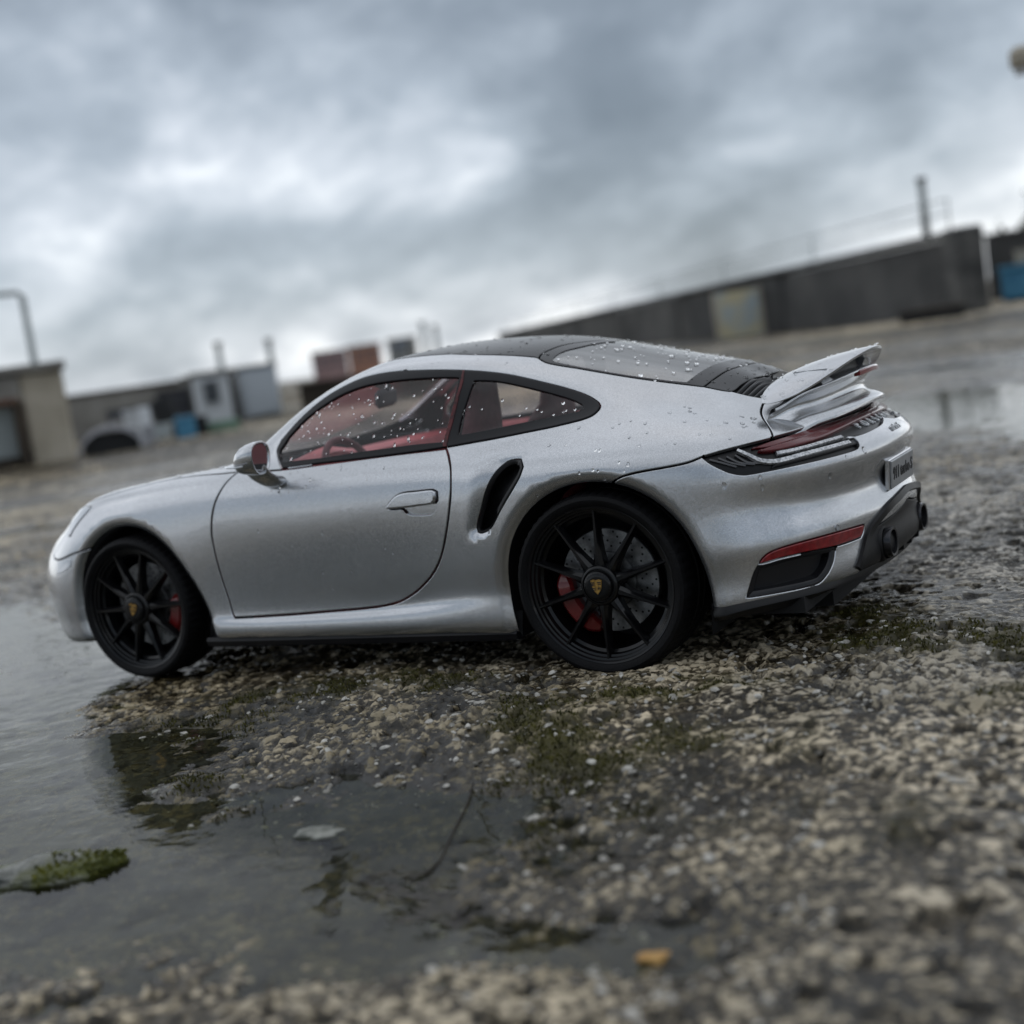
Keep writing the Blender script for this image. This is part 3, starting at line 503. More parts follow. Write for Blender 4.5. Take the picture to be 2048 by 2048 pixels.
# shape tables of the car (full-size metres; s,t run along and up the body sheet)
CTRL_DATA = [-0.6099,0.1683,0.1632,-0.7325,0.2592,0.1468,-0.8552,0.3501,0.1304,-0.882,0.34,0.2884,-0.8963,0.3484,0.3315,-0.9004,0.3562,0.4291,-0.8995,0.3564,0.5308,-0.8708,0.3549,0.6278,-0.7877,0.346,0.705,-0.6758,0.3174,0.746,-0.596,0.2773,0.7726,-0.5401,0.2327,0.7778,-0.4321,0.2032,0.8157,-0.3984,0.1088,0.8163,-0.2309,0,0.8386,-0.3984,-0.1088,0.8163,-0.6188,0,0.1648,-0.7453,-0,0.1485,-0.8718,-0,0.1323,-0.8969,-0,0.2882,-0.9116,-0,0.3315,-0.9163,-0,0.4288,-0.9133,-0,0.5325,-0.8905,-0,0.6208,-0.8143,-0,0.6918,-0.7039,-0,0.725,-0.6284,-0,0.7489,-0.5627,-0,0.7693,-0.4597,-0,0.7983,-0.4086,-0,0.8102,-0.2578,-0,0.8383,-0.4086,0,0.8102,-0.6099,-0.1683,0.1632,-0.7325,-0.2592,0.1468,-0.8552,-0.3501,0.1304,-0.882,-0.34,0.2884,-0.8963,-0.3484,0.3315,-0.9004,-0.3562,0.4291,-0.8995,-0.3564,0.5308,-0.8708,-0.3549,0.6278,-0.7877,-0.346,0.705,-0.6758,-0.3174,0.746,-0.596,-0.2773,0.7726,-0.5401,-0.2327,0.7778,-0.4321,-0.2032,0.8157,-0.3984,-0.1088,0.8163,-0.2309,-0,0.8386,-0.3984,0.1088,0.8163,-0.5253,-0.5216,0.1673,-0.6566,-0.5849,0.1524,-0.788,-0.6482,0.1375,-0.807,-0.6778,0.2867,-0.8247,-0.6749,0.3313,-0.8276,-0.6829,0.4296,-0.8313,-0.6783,0.5288,-0.7806,-0.6624,0.6392,-0.6786,-0.6127,0.7216,-0.5786,-0.5427,0.781,-0.5171,-0.4477,0.7922,-0.4676,-0.3776,0.8085,-0.3887,-0.3224,0.827,-0.3453,-0.1824,0.8262,-0.1795,-0,0.8423,-0.3453,0.1824,0.8262,-0.4435,-0.6871,0.1729,-0.5161,-0.7592,0.1613,-0.5888,-0.8313,0.1497,-0.6042,-0.8299,0.2832,-0.6142,-0.8463,0.3343,-0.6201,-0.854,0.4307,-0.6193,-0.8428,0.5217,-0.5839,-0.8018,0.6491,-0.5169,-0.7302,0.7589,-0.473,-0.6518,0.823,-0.4271,-0.5593,0.829,-0.3836,-0.4593,0.8428,-0.302,-0.3912,0.8461,-0.2404,-0.2207,0.8437,-0.1275,-0,0.8499,-0.2404,0.2207,0.8437,-0.3703,-0.7463,0.1872,-0.3914,-0.8192,0.1807,-0.4124,-0.892,0.1741,-0.4152,-0.888,0.2798,-0.4139,-0.8931,0.324,-0.4196,-0.8965,0.4302,-0.4149,-0.8938,0.532,-0.4127,-0.8796,0.6816,-0.3867,-0.7985,0.824,-0.3758,-0.7021,0.8721,-0.3226,-0.6132,0.865,-0.2579,-0.5272,0.8657,-0.1823,-0.425,0.8684,-0.1357,-0.2487,0.8584,-0.0336,-0,0.86,-0.1357,0.2487,0.8584,-0.2077,-0.7616,0.1889,-0.2031,-0.836,0.1837,-0.1986,-0.9103,0.1784,-0.193,-0.8966,0.2786,-0.2119,-0.9082,0.3244,-0.2128,-0.9074,0.4287,-0.2117,-0.9084,0.5423,-0.1932,-0.8946,0.7187,-0.2109,-0.8326,0.8602,-0.1771,-0.7366,0.9034,-0.1527,-0.6471,0.8964,-0.1052,-0.5611,0.8838,-0.0172,-0.4473,0.879,0.0136,-0.2643,0.8725,0.1001,-0,0.875,0.0136,0.2643,0.8725,0.0049,-0.7724,0.1887,0.004,-0.847,0.1827,0.003,-0.9216,0.1767,0.0031,-0.9081,0.2801,-0.007,-0.9044,0.3214,-0.006,-0.9047,0.4273,-0.0069,-0.9047,0.5513,0.004,-0.9048,0.7355,0.0065,-0.8551,0.8705,-0.0068,-0.7543,0.9201,0.0145,-0.6618,0.9068,0.0465,-0.5883,0.9037,0.1126,-0.4664,0.8996,0.1565,-0.2735,0.8934,0.2165,-0,0.8943,0.1565,0.2735,0.8934,0.1833,-0.7714,0.1898,0.1857,-0.8457,0.1835,0.1881,-0.9201,0.1773,0.1728,-0.9069,0.2846,0.2478,-0.9032,0.3003,0.2315,-0.9022,0.4269,0.2475,-0.9089,0.5552,0.1687,-0.9005,0.7325,0.1852,-0.8676,0.8756,0.183,-0.7673,0.9375,0.1934,-0.6815,0.93,0.2489,-0.6075,0.9339,0.3138,-0.493,0.9253,0.3565,-0.2788,0.9131,0.4245,-0,0.922,0.3565,0.2788,0.9131,0.4554,-0.7668,0.1851,0.4552,-0.8402,0.1812,0.4551,-0.9135,0.1773,0.455,-0.9062,0.2702,0.4606,-0.8967,0.2767,0.4598,-0.8976,0.4222,0.4593,-0.9091,0.5564,0.4735,-0.9037,0.7165,0.4775,-0.8821,0.8652,0.447,-0.7829,0.9533,0.4997,-0.703,0.9455,0.5669,-0.6625,0.9349,0.6331,-0.5395,0.9803,0.6848,-0.298,1.0247,0.7268,-0,1.0476,0.6848,0.298,1.0247,0.6946,-0.7609,0.1822,0.6918,-0.8336,0.1779,0.689,-0.9064,0.1735,0.7094,-0.9023,0.2704,0.604,-0.8784,0.2583,0.6247,-0.8872,0.4094,0.621,-0.8982,0.5548,0.621,-0.9042,0.7019,0.6143,-0.8886,0.8632,0.6475,-0.7834,0.9425,0.8206,-0.7463,0.9652,0.8342,-0.6819,1.102,0.8864,-0.5589,1.1592,0.9273,-0.2909,1.1843,0.9541,-0,1.1925,0.9273,0.2909,1.1843,0.9405,-0.7548,0.1812,0.9401,-0.8276,0.1748,0.9396,-0.9004,0.1684,0.939,-0.8964,0.2763,0.9582,-0.8624,0.2574,0.9577,-0.8775,0.4041,0.9574,-0.8943,0.5483,0.9516,-0.9021,0.6956,0.9564,-0.8833,0.8658,0.932,-0.7928,0.9222,0.9816,-0.7284,1.0669,1.0618,-0.6639,1.2127,1.1166,-0.5447,1.2652,1.1417,-0.276,1.2829,1.1484,-0,1.2793,1.1417,0.276,1.2829,1.248,-0.7509,0.1807,1.2482,-0.8238,0.1729,1.2484,-0.8968,0.165,1.2474,-0.8917,0.2797,1.247,-0.8587,0.2632,1.2468,-0.8752,0.4026,1.2414,-0.8889,0.5512,1.2709,-0.9031,0.6946,1.2726,-0.8838,0.8702,1.2385,-0.7948,0.912,1.2725,-0.7289,1.1151,1.2785,-0.645,1.2537,1.3308,-0.5291,1.3337,1.365,-0.2657,1.3502,1.3744,-0,1.3535,1.365,0.2657,1.3502,1.5598,-0.7514,0.1815,1.5598,-0.824,0.1727,1.5598,-0.8967,0.1639,1.56,-0.8931,0.283,1.5598,-0.8621,0.2833,1.5601,-0.8788,0.403,1.5604,-0.8923,0.5483,1.5543,-0.9044,0.6962,1.5547,-0.8884,0.8719,1.5619,-0.7851,0.9139,1.5623,-0.7187,1.1216,1.5303,-0.6355,1.2677,1.5578,-0.5122,1.3233,1.5769,-0.255,1.3451,1.5941,-0,1.3596,1.5769,0.255,1.3451,1.8136,-0.7581,0.1852,1.8136,-0.83,0.1744,1.8136,-0.9019,0.1637,1.8136,-0.9023,0.2911,1.8137,-0.8804,0.3203,1.8136,-0.8915,0.4204,1.8137,-0.9005,0.5528,1.815,-0.9075,0.6938,1.8156,-0.893,0.8688,1.8005,-0.7686,0.923,1.807,-0.701,1.1143,1.7894,-0.6221,1.2651,1.8069,-0.4958,1.3055,1.819,-0.2423,1.3322,1.8111,-0,1.3436,1.819,0.2423,1.3322,1.9836,-0.7752,0.1861,1.9836,-0.8479,0.1732,1.9837,-0.9205,0.1604,1.9837,-0.9172,0.3024,1.9837,-0.9106,0.3412,1.9837,-0.9277,0.431,1.9833,-0.9414,0.5623,1.9855,-0.9357,0.6991,1.972,-0.9203,0.8666,2.0411,-0.7465,0.9423,2.0314,-0.6888,1.0936,2.0155,-0.6193,1.2086,2.019,-0.4733,1.2653,2.0182,-0.2418,1.306,2.0184,-0,1.318,2.0182,0.2418,1.306,2.2551,-0.8047,0.1979,2.2548,-0.879,0.189,2.2545,-0.9532,0.1802,2.2545,-0.9397,0.2955,2.2545,-0.948,0.3707,2.2545,-0.9485,0.457,2.2543,-0.9574,0.5797,2.2555,-0.9524,0.7147,2.2512,-0.9561,0.8586,2.2591,-0.7233,0.9766,2.2564,-0.659,1.0481,2.2514,-0.6035,1.1298,2.2422,-0.4651,1.2013,2.2281,-0.2361,1.2543,2.2361,-0,1.2699,2.2281,0.2361,1.2543,2.4921,-0.8117,0.2075,2.4939,-0.8859,0.1985,2.4957,-0.96,0.1896,2.4957,-0.9488,0.3082,2.4956,-0.9558,0.3769,2.4956,-0.9561,0.4622,2.4957,-0.9596,0.5881,2.4955,-0.9532,0.72,2.4957,-0.9574,0.8551,2.5025,-0.7451,0.9669,2.5199,-0.6571,1.0152,2.4709,-0.5838,1.0651,2.4573,-0.4568,1.138,2.4342,-0.2325,1.1953,2.4212,-0,1.2106,2.4342,0.2325,1.1953,2.7818,-0.8129,0.214,2.7728,-0.8877,0.2047,2.7637,-0.9626,0.1953,2.7652,-0.9472,0.3182,2.7657,-0.9525,0.3876,2.7657,-0.9546,0.4742,2.7652,-0.9541,0.6051,2.7633,-0.9494,0.7196,2.7751,-0.9385,0.845,2.7158,-0.7722,0.948,2.7116,-0.651,0.9797,2.6603,-0.571,1.0035,2.6355,-0.442,1.0943,2.6043,-0.2209,1.1522,2.5754,-0,1.1666,2.6043,0.2209,1.1522,2.8736,-0.7984,0.2369,2.9125,-0.8733,0.2315,2.9514,-0.9483,0.2261,2.9397,-0.9316,0.3236,2.9404,-0.9357,0.3993,2.9381,-0.9457,0.4769,2.945,-0.9219,0.6012,2.9399,-0.9284,0.7151,2.9485,-0.907,0.8269,2.9278,-0.7642,0.9195,2.8734,-0.6335,0.9454,2.8236,-0.5376,0.998,2.7875,-0.418,1.0442,2.7459,-0.2043,1.1135,2.6995,-0,1.1322,2.7459,0.2043,1.1135,2.9548,-0.7356,0.2428,3.0249,-0.8085,0.2369,3.095,-0.8813,0.231,3.0874,-0.877,0.3354,3.0939,-0.8798,0.4127,3.1077,-0.8912,0.4819,3.072,-0.8485,0.6021,3.0904,-0.8686,0.708,3.0915,-0.8309,0.8212,3.0519,-0.718,0.8985,3.0018,-0.5921,0.9207,2.9497,-0.4819,0.9657,2.8958,-0.3774,0.9993,2.8588,-0.186,1.0738,2.7956,-0,1.0901,2.8588,0.186,1.0738,3.0437,-0.6199,0.2529,3.1362,-0.6935,0.2495,3.2288,-0.7671,0.246,3.2367,-0.7608,0.3363,3.2347,-0.7565,0.4158,3.2527,-0.7714,0.4883,3.2049,-0.7312,0.5995,3.2595,-0.7513,0.7134,3.2125,-0.7017,0.807,3.1171,-0.6457,0.8841,3.0837,-0.5143,0.8991,3.0555,-0.4195,0.9377,2.9786,-0.3108,0.9685,2.9265,-0.1591,1.0345,2.8585,-0,1.0532,2.9265,0.1591,1.0345,3.1462,-0.3975,0.2658,3.2408,-0.4669,0.2653,3.3355,-0.5364,0.2648,3.3413,-0.5316,0.3388,3.3271,-0.5104,0.4215,3.3514,-0.5234,0.4974,3.2943,-0.4797,0.5975,3.3826,-0.5168,0.7151,3.2934,-0.4628,0.802,3.1745,-0.4414,0.8728,3.1298,-0.3962,0.8908,3.1234,-0.3013,0.9325,3.0384,-0.2338,0.9571,2.9672,-0.1076,1.0149,2.8919,-0,1.0354,2.9672,0.1076,1.0149,3.1858,-0.1052,0.2676,3.2889,-0.1984,0.2668,3.3919,-0.2917,0.2661,3.4218,-0.2718,0.343,3.3933,-0.2609,0.4275,3.4256,-0.2662,0.491,3.343,-0.2598,0.5981,3.4484,-0.2652,0.7121,3.3616,-0.2522,0.8053,3.2402,-0.2449,0.8657,3.1753,-0.2031,0.885,3.1492,-0.1644,0.9282,3.0566,-0.1182,0.9422,2.9798,-0.0635,1.0042,2.8895,-0,1.0269,2.9798,0.0635,1.0042,3.2059,0,0.2767,3.3093,-0,0.2759,3.4128,-0,0.2751,3.4369,-0,0.3514,3.4102,-0,0.4356,3.4452,-0,0.5044,3.3506,-0,0.5938,3.4714,-0,0.7269,3.3839,-0,0.8024,3.2625,-0,0.8678,3.1941,-0,0.8868,3.1756,-0,0.9299,3.0619,-0,0.9459,2.9944,-0,1.0102,2.8939,-0,1.0156,2.9944,0,1.0102,3.1858,0.1052,0.2676,3.2889,0.1984,0.2668,3.3919,0.2917,0.2661,3.4218,0.2718,0.343,3.3933,0.2609,0.4275,3.4256,0.2662,0.491,3.343,0.2598,0.5981,3.4484,0.2652,0.7121,3.3616,0.2522,0.8053,3.2402,0.2449,0.8657,3.1753,0.2031,0.885,3.1492,0.1644,0.9282,3.0566,0.1182,0.9422,2.9798,0.0635,1.0042,2.8895,0,1.0269,2.9798,-0.0635,1.0042]
FRONT_ARCH = [[-0.348,0.174],[-0.356,0.212],[-0.362,0.25],[-0.367,0.288],[-0.369,0.326],[-0.37,0.364],[-0.367,0.402],[-0.361,0.44],[-0.352,0.477],[-0.34,0.514],[-0.324,0.549],[-0.304,0.582],[-0.281,0.614],[-0.254,0.642],[-0.225,0.668],[-0.193,0.69],[-0.158,0.708],[-0.122,0.722],[-0.085,0.731],[-0.047,0.736],[-0.009,0.737],[0.028,0.734],[0.064,0.726],[0.098,0.715],[0.131,0.701],[0.162,0.685],[0.19,0.665],[0.216,0.644],[0.24,0.622],[0.262,0.599],[0.282,0.574],[0.301,0.549],[0.318,0.524],[0.334,0.497],[0.35,0.47],[0.365,0.443],[0.379,0.413],[0.393,0.383],[0.406,0.35],[0.418,0.316],[0.429,0.278],[0.437,0.239],[0.443,0.196],[0.445,0.152]]
REAR_ARCH = [[2.051,0.176],[2.045,0.217],[2.041,0.256],[2.038,0.295],[2.037,0.333],[2.038,0.371],[2.042,0.409],[2.049,0.446],[2.059,0.482],[2.072,0.517],[2.089,0.551],[2.108,0.583],[2.13,0.613],[2.155,0.64],[2.183,0.665],[2.212,0.687],[2.243,0.707],[2.276,0.723],[2.31,0.737],[2.345,0.748],[2.38,0.755],[2.416,0.76],[2.452,0.761],[2.488,0.76],[2.523,0.756],[2.559,0.749],[2.593,0.739],[2.627,0.726],[2.659,0.71],[2.69,0.692],[2.72,0.671],[2.748,0.647],[2.773,0.621],[2.796,0.593],[2.817,0.562],[2.835,0.53],[2.85,0.496],[2.863,0.461],[2.874,0.425],[2.882,0.388],[2.887,0.35],[2.892,0.311],[2.895,0.271],[2.897,0.229]]
F = {
  'front_arch': [[4.05,0.2167],[4.2504,1.307],[4.2269,1.7615],[4.2131,2.267],[4.2151,2.8738],[4.2254,3.3441],[4.2444,3.7315],[4.274,4.0936],[4.3152,4.4407],[4.3703,4.7543],[4.441,5.0243],[4.5281,5.2523],[4.6319,5.4471],[4.7524,5.6132],[4.8893,5.7531],[5.0415,5.8681],[5.2074,5.9588],[5.3843,6.0255],[5.5694,6.0677],[5.7603,6.0853],[5.9547,6.0788],[6.1495,6.0493],[6.3373,5.9992],[6.5098,5.9307],[6.6621,5.8459],[6.7933,5.7463],[6.905,5.6339],[7.0005,5.5099],[7.0836,5.3755],[7.1583,5.2314],[7.2284,5.0773],[7.2978,4.9121],[7.3686,4.7354],[7.4407,4.548],[7.5131,4.3512],[7.5842,4.1461],[7.6524,3.9338],[7.7177,3.7106],[7.7812,3.4609],[7.8434,3.1469],[7.9072,2.5281],[7.9506,1.6897],[7.9725,1.0621],[8.0,0.2917]],
  'rear_arch': [[14.2189,0.1464],[14.1957,1.3298],[14.1765,1.7101],[14.1636,2.114],[14.1589,2.6764],[14.1642,3.2334],[14.1811,3.66],[14.2103,4.014],[14.2524,4.3215],[14.3068,4.5978],[14.373,4.8508],[14.4501,5.084],[14.5374,5.2978],[14.6343,5.4908],[14.7402,5.6626],[14.8543,5.8135],[14.9759,5.944],[15.1047,6.0546],[15.2396,6.1458],[15.3789,6.2175],[15.5212,6.2695],[15.6647,6.3013],[15.8081,6.3124],[15.9498,6.3025],[16.0888,6.2709],[16.2248,6.2172],[16.3585,6.1406],[16.4904,6.0404],[16.6202,5.9155],[16.7475,5.765],[16.8716,5.5891],[16.9917,5.3896],[17.1071,5.17],[17.2169,4.935],[17.3202,4.6867],[17.4153,4.42],[17.4999,4.1247],[17.5713,3.7799],[17.6286,3.3663],[17.6738,2.8901],[17.708,2.3958],[17.7275,1.9373],[17.736,1.4994],[17.9765,0.0]],
  'intake': [[13.696,5.387],[13.734,5.533],[13.855,5.877],[13.993,6.267],[14.147,6.649],[14.273,6.91],[14.394,7.057],[14.538,7.101],[14.709,7.063],[14.761,6.907],[14.721,6.67],[14.597,6.379],[14.425,6.063],[14.27,5.772],[14.138,5.503],[14.039,5.35],[13.819,5.246],[13.716,5.271]],
  'door': [[8.983,7.885],[8.91,7.486],[8.811,7.044],[8.67,6.617],[8.556,6.178],[8.496,5.712],[8.502,5.232],[8.53,4.693],[8.575,4.118],[8.649,3.539],[8.683,2.791],[9.364,2.878],[9.939,2.93],[10.508,2.994],[11.075,3.025],[11.445,3.078],[11.727,3.196],[11.983,3.441],[12.233,3.75],[12.463,4.093],[12.657,4.478],[12.806,4.886],[12.948,5.377],[13.086,5.925],[13.188,6.456],[13.178,6.966],[13.036,7.475],[12.89,7.894],[11.865,7.919],[10.783,7.877],[9.927,7.811],[9.495,7.859]],
  'trim_out': [[9.421,8.916],[9.375,9.241],[9.581,9.53],[9.886,9.797],[10.181,10.017],[10.534,10.18],[10.944,10.288],[11.377,10.285],[11.926,10.211],[11.858,10.213],[12.28,10.113],[12.686,10.033],[13.048,9.987],[13.492,9.97],[14.023,9.962],[14.54,9.891],[15.042,9.786],[15.417,9.582],[15.615,9.299],[15.689,9.029],[15.674,8.706],[15.594,8.42],[15.409,8.238],[14.951,8.064],[14.451,8.008],[13.926,7.981],[13.382,7.967],[12.947,7.945],[12.84,7.939],[12.071,7.925],[11.147,7.914],[10.604,7.915],[9.942,7.867],[9.654,8.467]],
  'glass_front': [[9.613,8.713],[9.641,9.134],[9.931,9.447],[10.291,9.639],[10.684,9.8],[11.171,9.876],[11.812,9.839],[12.389,9.776],[13.023,9.713],[12.986,9.385],[12.888,8.763],[12.816,8.157],[12.801,8.117],[12.212,8.154],[11.257,8.14],[10.576,8.113],[9.85,8.147]],
  'glass_rear': [[13.331,9.623],[13.796,9.644],[14.317,9.564],[14.819,9.43],[15.188,9.238],[15.374,9.024],[15.405,8.844],[15.342,8.667],[14.877,8.463],[14.12,8.325],[13.332,8.253],[13.065,8.248],[13.114,8.637],[13.232,9.152]],
  'pillar': [[13.111,9.972],[13.058,9.971],[13.045,9.53],[12.967,9.101],[12.865,8.606],[12.795,8.061],[12.812,7.946],[12.9,7.934],[12.906,8.242],[12.98,8.685],[13.07,9.23],[13.127,9.61]],
  'roof_side': [[10.625,11.0],[10.875,11.208],[11.871,11.11],[13.055,10.891],[14.211,11.007],[14.391,10.86]],
  'glass_out': [[14.296,10.978],[14.481,10.824],[14.71,10.787],[15.139,10.807],[16.035,10.811],[16.824,10.821],[17.936,10.825]],
  'glass_out_front': [[14.296,10.978],[14.246,11.2],[14.268,11.49],[14.362,11.992],[14.566,12.46],[14.74,12.896]],
  'glass_in': [[14.562,11.022],[14.549,11.265],[14.579,11.583],[14.758,12.077],[14.938,12.806]],
  'glass_in_side': [[14.562,11.022],[14.657,10.963],[15.106,10.935],[16.01,10.926],[16.803,10.943],[17.45,10.977]],
  'deck_side': [[17.936,10.825],[18.763,10.83],[19.944,10.638]],
  'lid_gap': [[19.952,10.633],[19.774,10.285],[19.599,9.757],[19.515,9.28],[19.539,8.76],[19.622,8.175],[19.637,7.766],[19.594,7.417]],
  'lid_low': [[19.594,7.417],[20.623,7.66],[21.63,7.86],[23.0,8.014],[23.0,7.967],[23.0,7.842]],
  'lamp_top': [[17.863,6.868],[18.334,7.043],[18.966,7.226],[19.584,7.387],[20.6,7.625],[21.595,7.819],[22.942,7.976],[23.0,7.925],[23.0,7.8]],
  'lamp_low': [[17.863,6.868],[18.047,6.648],[18.28,6.444],[18.483,6.297],[18.77,6.191],[19.192,6.211],[19.737,6.256],[20.44,6.287],[21.049,6.309],[21.262,6.347],[21.336,6.429],[21.393,6.582],[21.387,6.742],[21.208,6.822],[21.659,6.819],[22.087,6.865],[22.617,6.958],[23.0,7.093]],
  'bar_mid': [[19.237,7.047],[19.618,7.143],[20.389,7.3],[21.236,7.403],[22.369,7.569],[23.0,7.633],[23.0,7.592]],
  'bar_low': [[19.308,6.901],[19.638,6.86],[20.197,6.936],[20.947,7.04],[21.95,7.214],[22.646,7.304],[23.0,7.439]],
  'clear1': [[19.535,6.807],[20.172,6.876],[20.705,6.945],[21.23,6.982]],
  'clear2a': [[18.638,7.046],[18.935,6.797],[19.157,6.599],[19.461,6.51]],
  'clear2b': [[19.461,6.51],[20.08,6.605],[20.552,6.646],[21.224,6.674]],
  'bumper_gap': [[16.261,6.239],[16.378,6.356],[16.473,6.418],[16.659,6.486],[17.241,6.613],[17.599,6.717],[17.863,6.868]],
  'reflector': [[18.887,2.956],[18.946,3.126],[19.045,3.309],[19.183,3.437],[19.455,3.526],[19.893,3.566],[20.464,3.526],[21.256,3.4],[21.242,3.084],[21.164,2.856],[20.863,2.856],[20.52,2.888],[19.887,3.029],[19.34,3.037],[19.066,2.972]],
  'vent': [[18.871,2.867],[19.119,2.883],[19.393,2.946],[19.886,2.953],[20.524,2.824],[20.459,2.298],[20.352,1.904],[20.232,1.632],[20.122,1.461],[19.84,1.467],[19.281,1.529],[18.539,1.58],[18.665,2.08],[18.776,2.561]],
  'sensor': [[20.577,3.748]],
  'diffuser': [[20.958,0.917],[21.083,0.917],[21.157,1.922],[21.333,2.399],[21.485,2.781],[21.618,3.006],[22.017,3.149],[22.518,3.301],[23.0,3.599],[23.0,3.899]],
  'silver_bottom': [[17.683,1.167],[18.464,1.29],[19.28,1.293],[19.861,1.16],[20.5,0.875],[20.958,0.917]],
  'handle': [[11.874,6.148],[11.95,6.274],[12.057,6.405],[12.192,6.472],[12.445,6.485],[12.785,6.492],[12.859,6.44],[12.84,6.228],[12.775,6.154],[12.485,6.128],[12.179,6.105],[11.903,6.113]],
  'handle_cup': [[12.161,6.085],[12.216,5.983],[12.293,5.929],[12.636,5.904],[12.734,5.96],[12.809,6.12],[12.484,6.119]],
  'plate': [[22.701,5.234],[22.541,4.244]],
  'hood_gap': [[8.983,7.885],[8.587,7.898],[7.297,7.943],[6.0,7.697],[5.022,7.148],[4.497,6.766]],
  'head_top': [[4.473,6.97],[4.324,6.569],[4.146,6.179],[4.004,5.873]],
  'bumperf_gap': [[4.658,5.606],[4.204,5.72],[3.955,5.601],[3.847,5.461],[3.384,5.517]],
  'headl': [[4.679,7.046],[4.069,7.329],[3.483,7.225],[3.72,6.601],[3.888,6.227],[4.009,6.196],[4.077,6.346],[4.34,6.635],[4.529,6.819]],
  'cowl': [[8.433,8.135],[8.648,8.47],[8.825,7.984]],
}
F = {k: [tuple(p) for p in v] for k, v in F.items()}
# ------------------------------------------------------------------ the die-cast car: body surface
NS, NTT = 24, 14
CTRL = np.array(CTRL_DATA, float).reshape(NS+2, NTT+2, 3)
FA, RA = np.array(FRONT_ARCH), np.array(REAR_ARCH)
def bas(f): return np.stack([(1-f)**3, 3*f**3-6*f**2+4, -3*f**3+3*f**2+3*f+1, f**3], -1)/6
def S0(s, t):
    s = np.asarray(s, float); t = np.asarray(t, float)
    i = np.clip(np.floor(s).astype(int), 0, NS-2); j = np.clip(np.floor(t).astype(int), 0, NTT-2)
    bs = bas(s-i); bt = bas(t-j); out = 0
    for a in range(4):
        for b in range(4): out = out+(bs[..., a]*bt[..., b])[..., None]*CTRL[i+a, j+b]
    return out
def pdist(P, Q):
    d = np.full(P.shape[:-1], 9.)
    for a, b in zip(Q[:-1], Q[1:]):
        v = b-a; k = np.clip(((P-a)@v)/(v@v), 0, 1)
        d = np.minimum(d, np.sqrt(((P-a-k[..., None]*v)**2).sum(-1)))
    return d
def sm(v): v = np.clip(v, 0, 1); return v*v*(3-2*v)
def inside(P, poly):
    x, y = P[:, 0], P[:, 1]; c = np.zeros(len(P), bool); n = len(poly); j = n-1
    for i in range(n):
        xi, yi = poly[i]; xj, yj = poly[j]
        m = ((yi > y) != (yj > y)) & (x < (xj-xi)*(y-yi)/(yj-yi+1e-15)+xi); c ^= m; j = i
    return c
def S(s, t):
    """point of the left body surface: spline sheet + pressed-in wheel-arch lips and side scoop"""
    X = S0(s, t); q = X[..., [0, 2]]; low = X[..., 1] < -.5
    if not low.any(): return X
    sh = q.shape[:-1]; Q = q.reshape(-1, 2)
    dF = pdist(Q, FA)*np.where(inside(Q, FA), -1, 1); dR = pdist(Q, RA)*np.where(inside(Q, RA), -1, 1)
    d = np.clip(np.minimum(dF, dR), -.03, 9).reshape(sh)
    a = np.where(low & (X[..., 2] < .95), -.028*np.clip(1-d/.055, 0, 3)**2, 0)
    x, z = q[..., 0], q[..., 1]; xe = 1.93+(z-.56)*.62
    u = sm((x-1.87-.25*(z-.56))/(.07+.3*(z-.56)+1e-3))*np.where(x < xe+.045, 1, 0)
    w = sm((z-.565)/.055)*sm((.90-z)/.05)
    a = a-np.where(low, .032*u*w, 0)
    X = X.copy(); X[..., 1] -= a
    return X
def SN(s, t, e=.006):
    s = np.asarray(s, float); t = np.asarray(t, float)
    a = S(np.minimum(s+e, 23), t)-S(np.maximum(s-e, 0), t); b = S(s, np.minimum(t+e, 13))-S(s, np.maximum(t-e, 0))
    n = np.cross(a, b); n /= np.linalg.norm(n, axis=-1, keepdims=True)+1e-12
    ed = (t > 12.995) | (s < .005) | (s > 22.995)
    n[..., 1] = np.where(ed, 0, n[..., 1]); n /= np.linalg.norm(n, axis=-1, keepdims=True)+1e-12
    return n
SC = np.array([.2, .095])
def dens(P, closed=True, step=.012, corner=38):
    """resample a (s,t) polyline with a curve, keeping its corners"""
    P = np.array(P, float)*SC
    keep = [P[0]]
    for p in P[1:]:
        if np.linalg.norm(p-keep[-1]) > 1e-4: keep.append(p)
    if closed and np.linalg.norm(keep[0]-keep[-1]) < 1e-4: keep.pop()
    P = np.array(keep); n = len(P); out = []
    def isc(i):
        if not closed and i in (0, n-1): return True
        a = P[i]-P[i-1]; b = P[(i+1) % n]-P[i]
        c = np.dot(a, b)/(np.linalg.norm(a)*np.linalg.norm(b)+1e-12)
        return math.degrees(math.acos(max(-1, min(1, c)))) > corner
    for i in range(n if closed else n-1):
        p1, p2 = P[i], P[(i+1) % n]
        p0 = P[i-1] if not isc(i) else 2*p1-p2
        p3 = P[(i+2) % n] if not isc((i+1) % n) else 2*p2-p1
        L = np.linalg.norm(p2-p1)
        # centripetal-ish tangents
        m1 = (p2-p0)*L/(np.linalg.norm(p1-p0)+L+1e-9); m2 = (p3-p1)*L/(np.linalg.norm(p3-p2)+L+1e-9)
        k = max(1, int(round(L/step)))
        for j in range(k):
            u = j/k
            out.append((2*u**3-3*u**2+1)*p1+(u**3-2*u**2+u)*m1+(-2*u**3+3*u**2)*p2+(u**3-u**2)*m2)
    if not closed: out.append(P[-1])
    out = np.array(out)/SC
    out[:, 0] = np.clip(out[:, 0], 0, 23); out[:, 1] = np.clip(out[:, 1], 0, 13)
    return out
def area2(P): x, y = P[:, 0], P[:, 1]; return (x*np.roll(y, -1)-np.roll(x, -1)*y).sum()
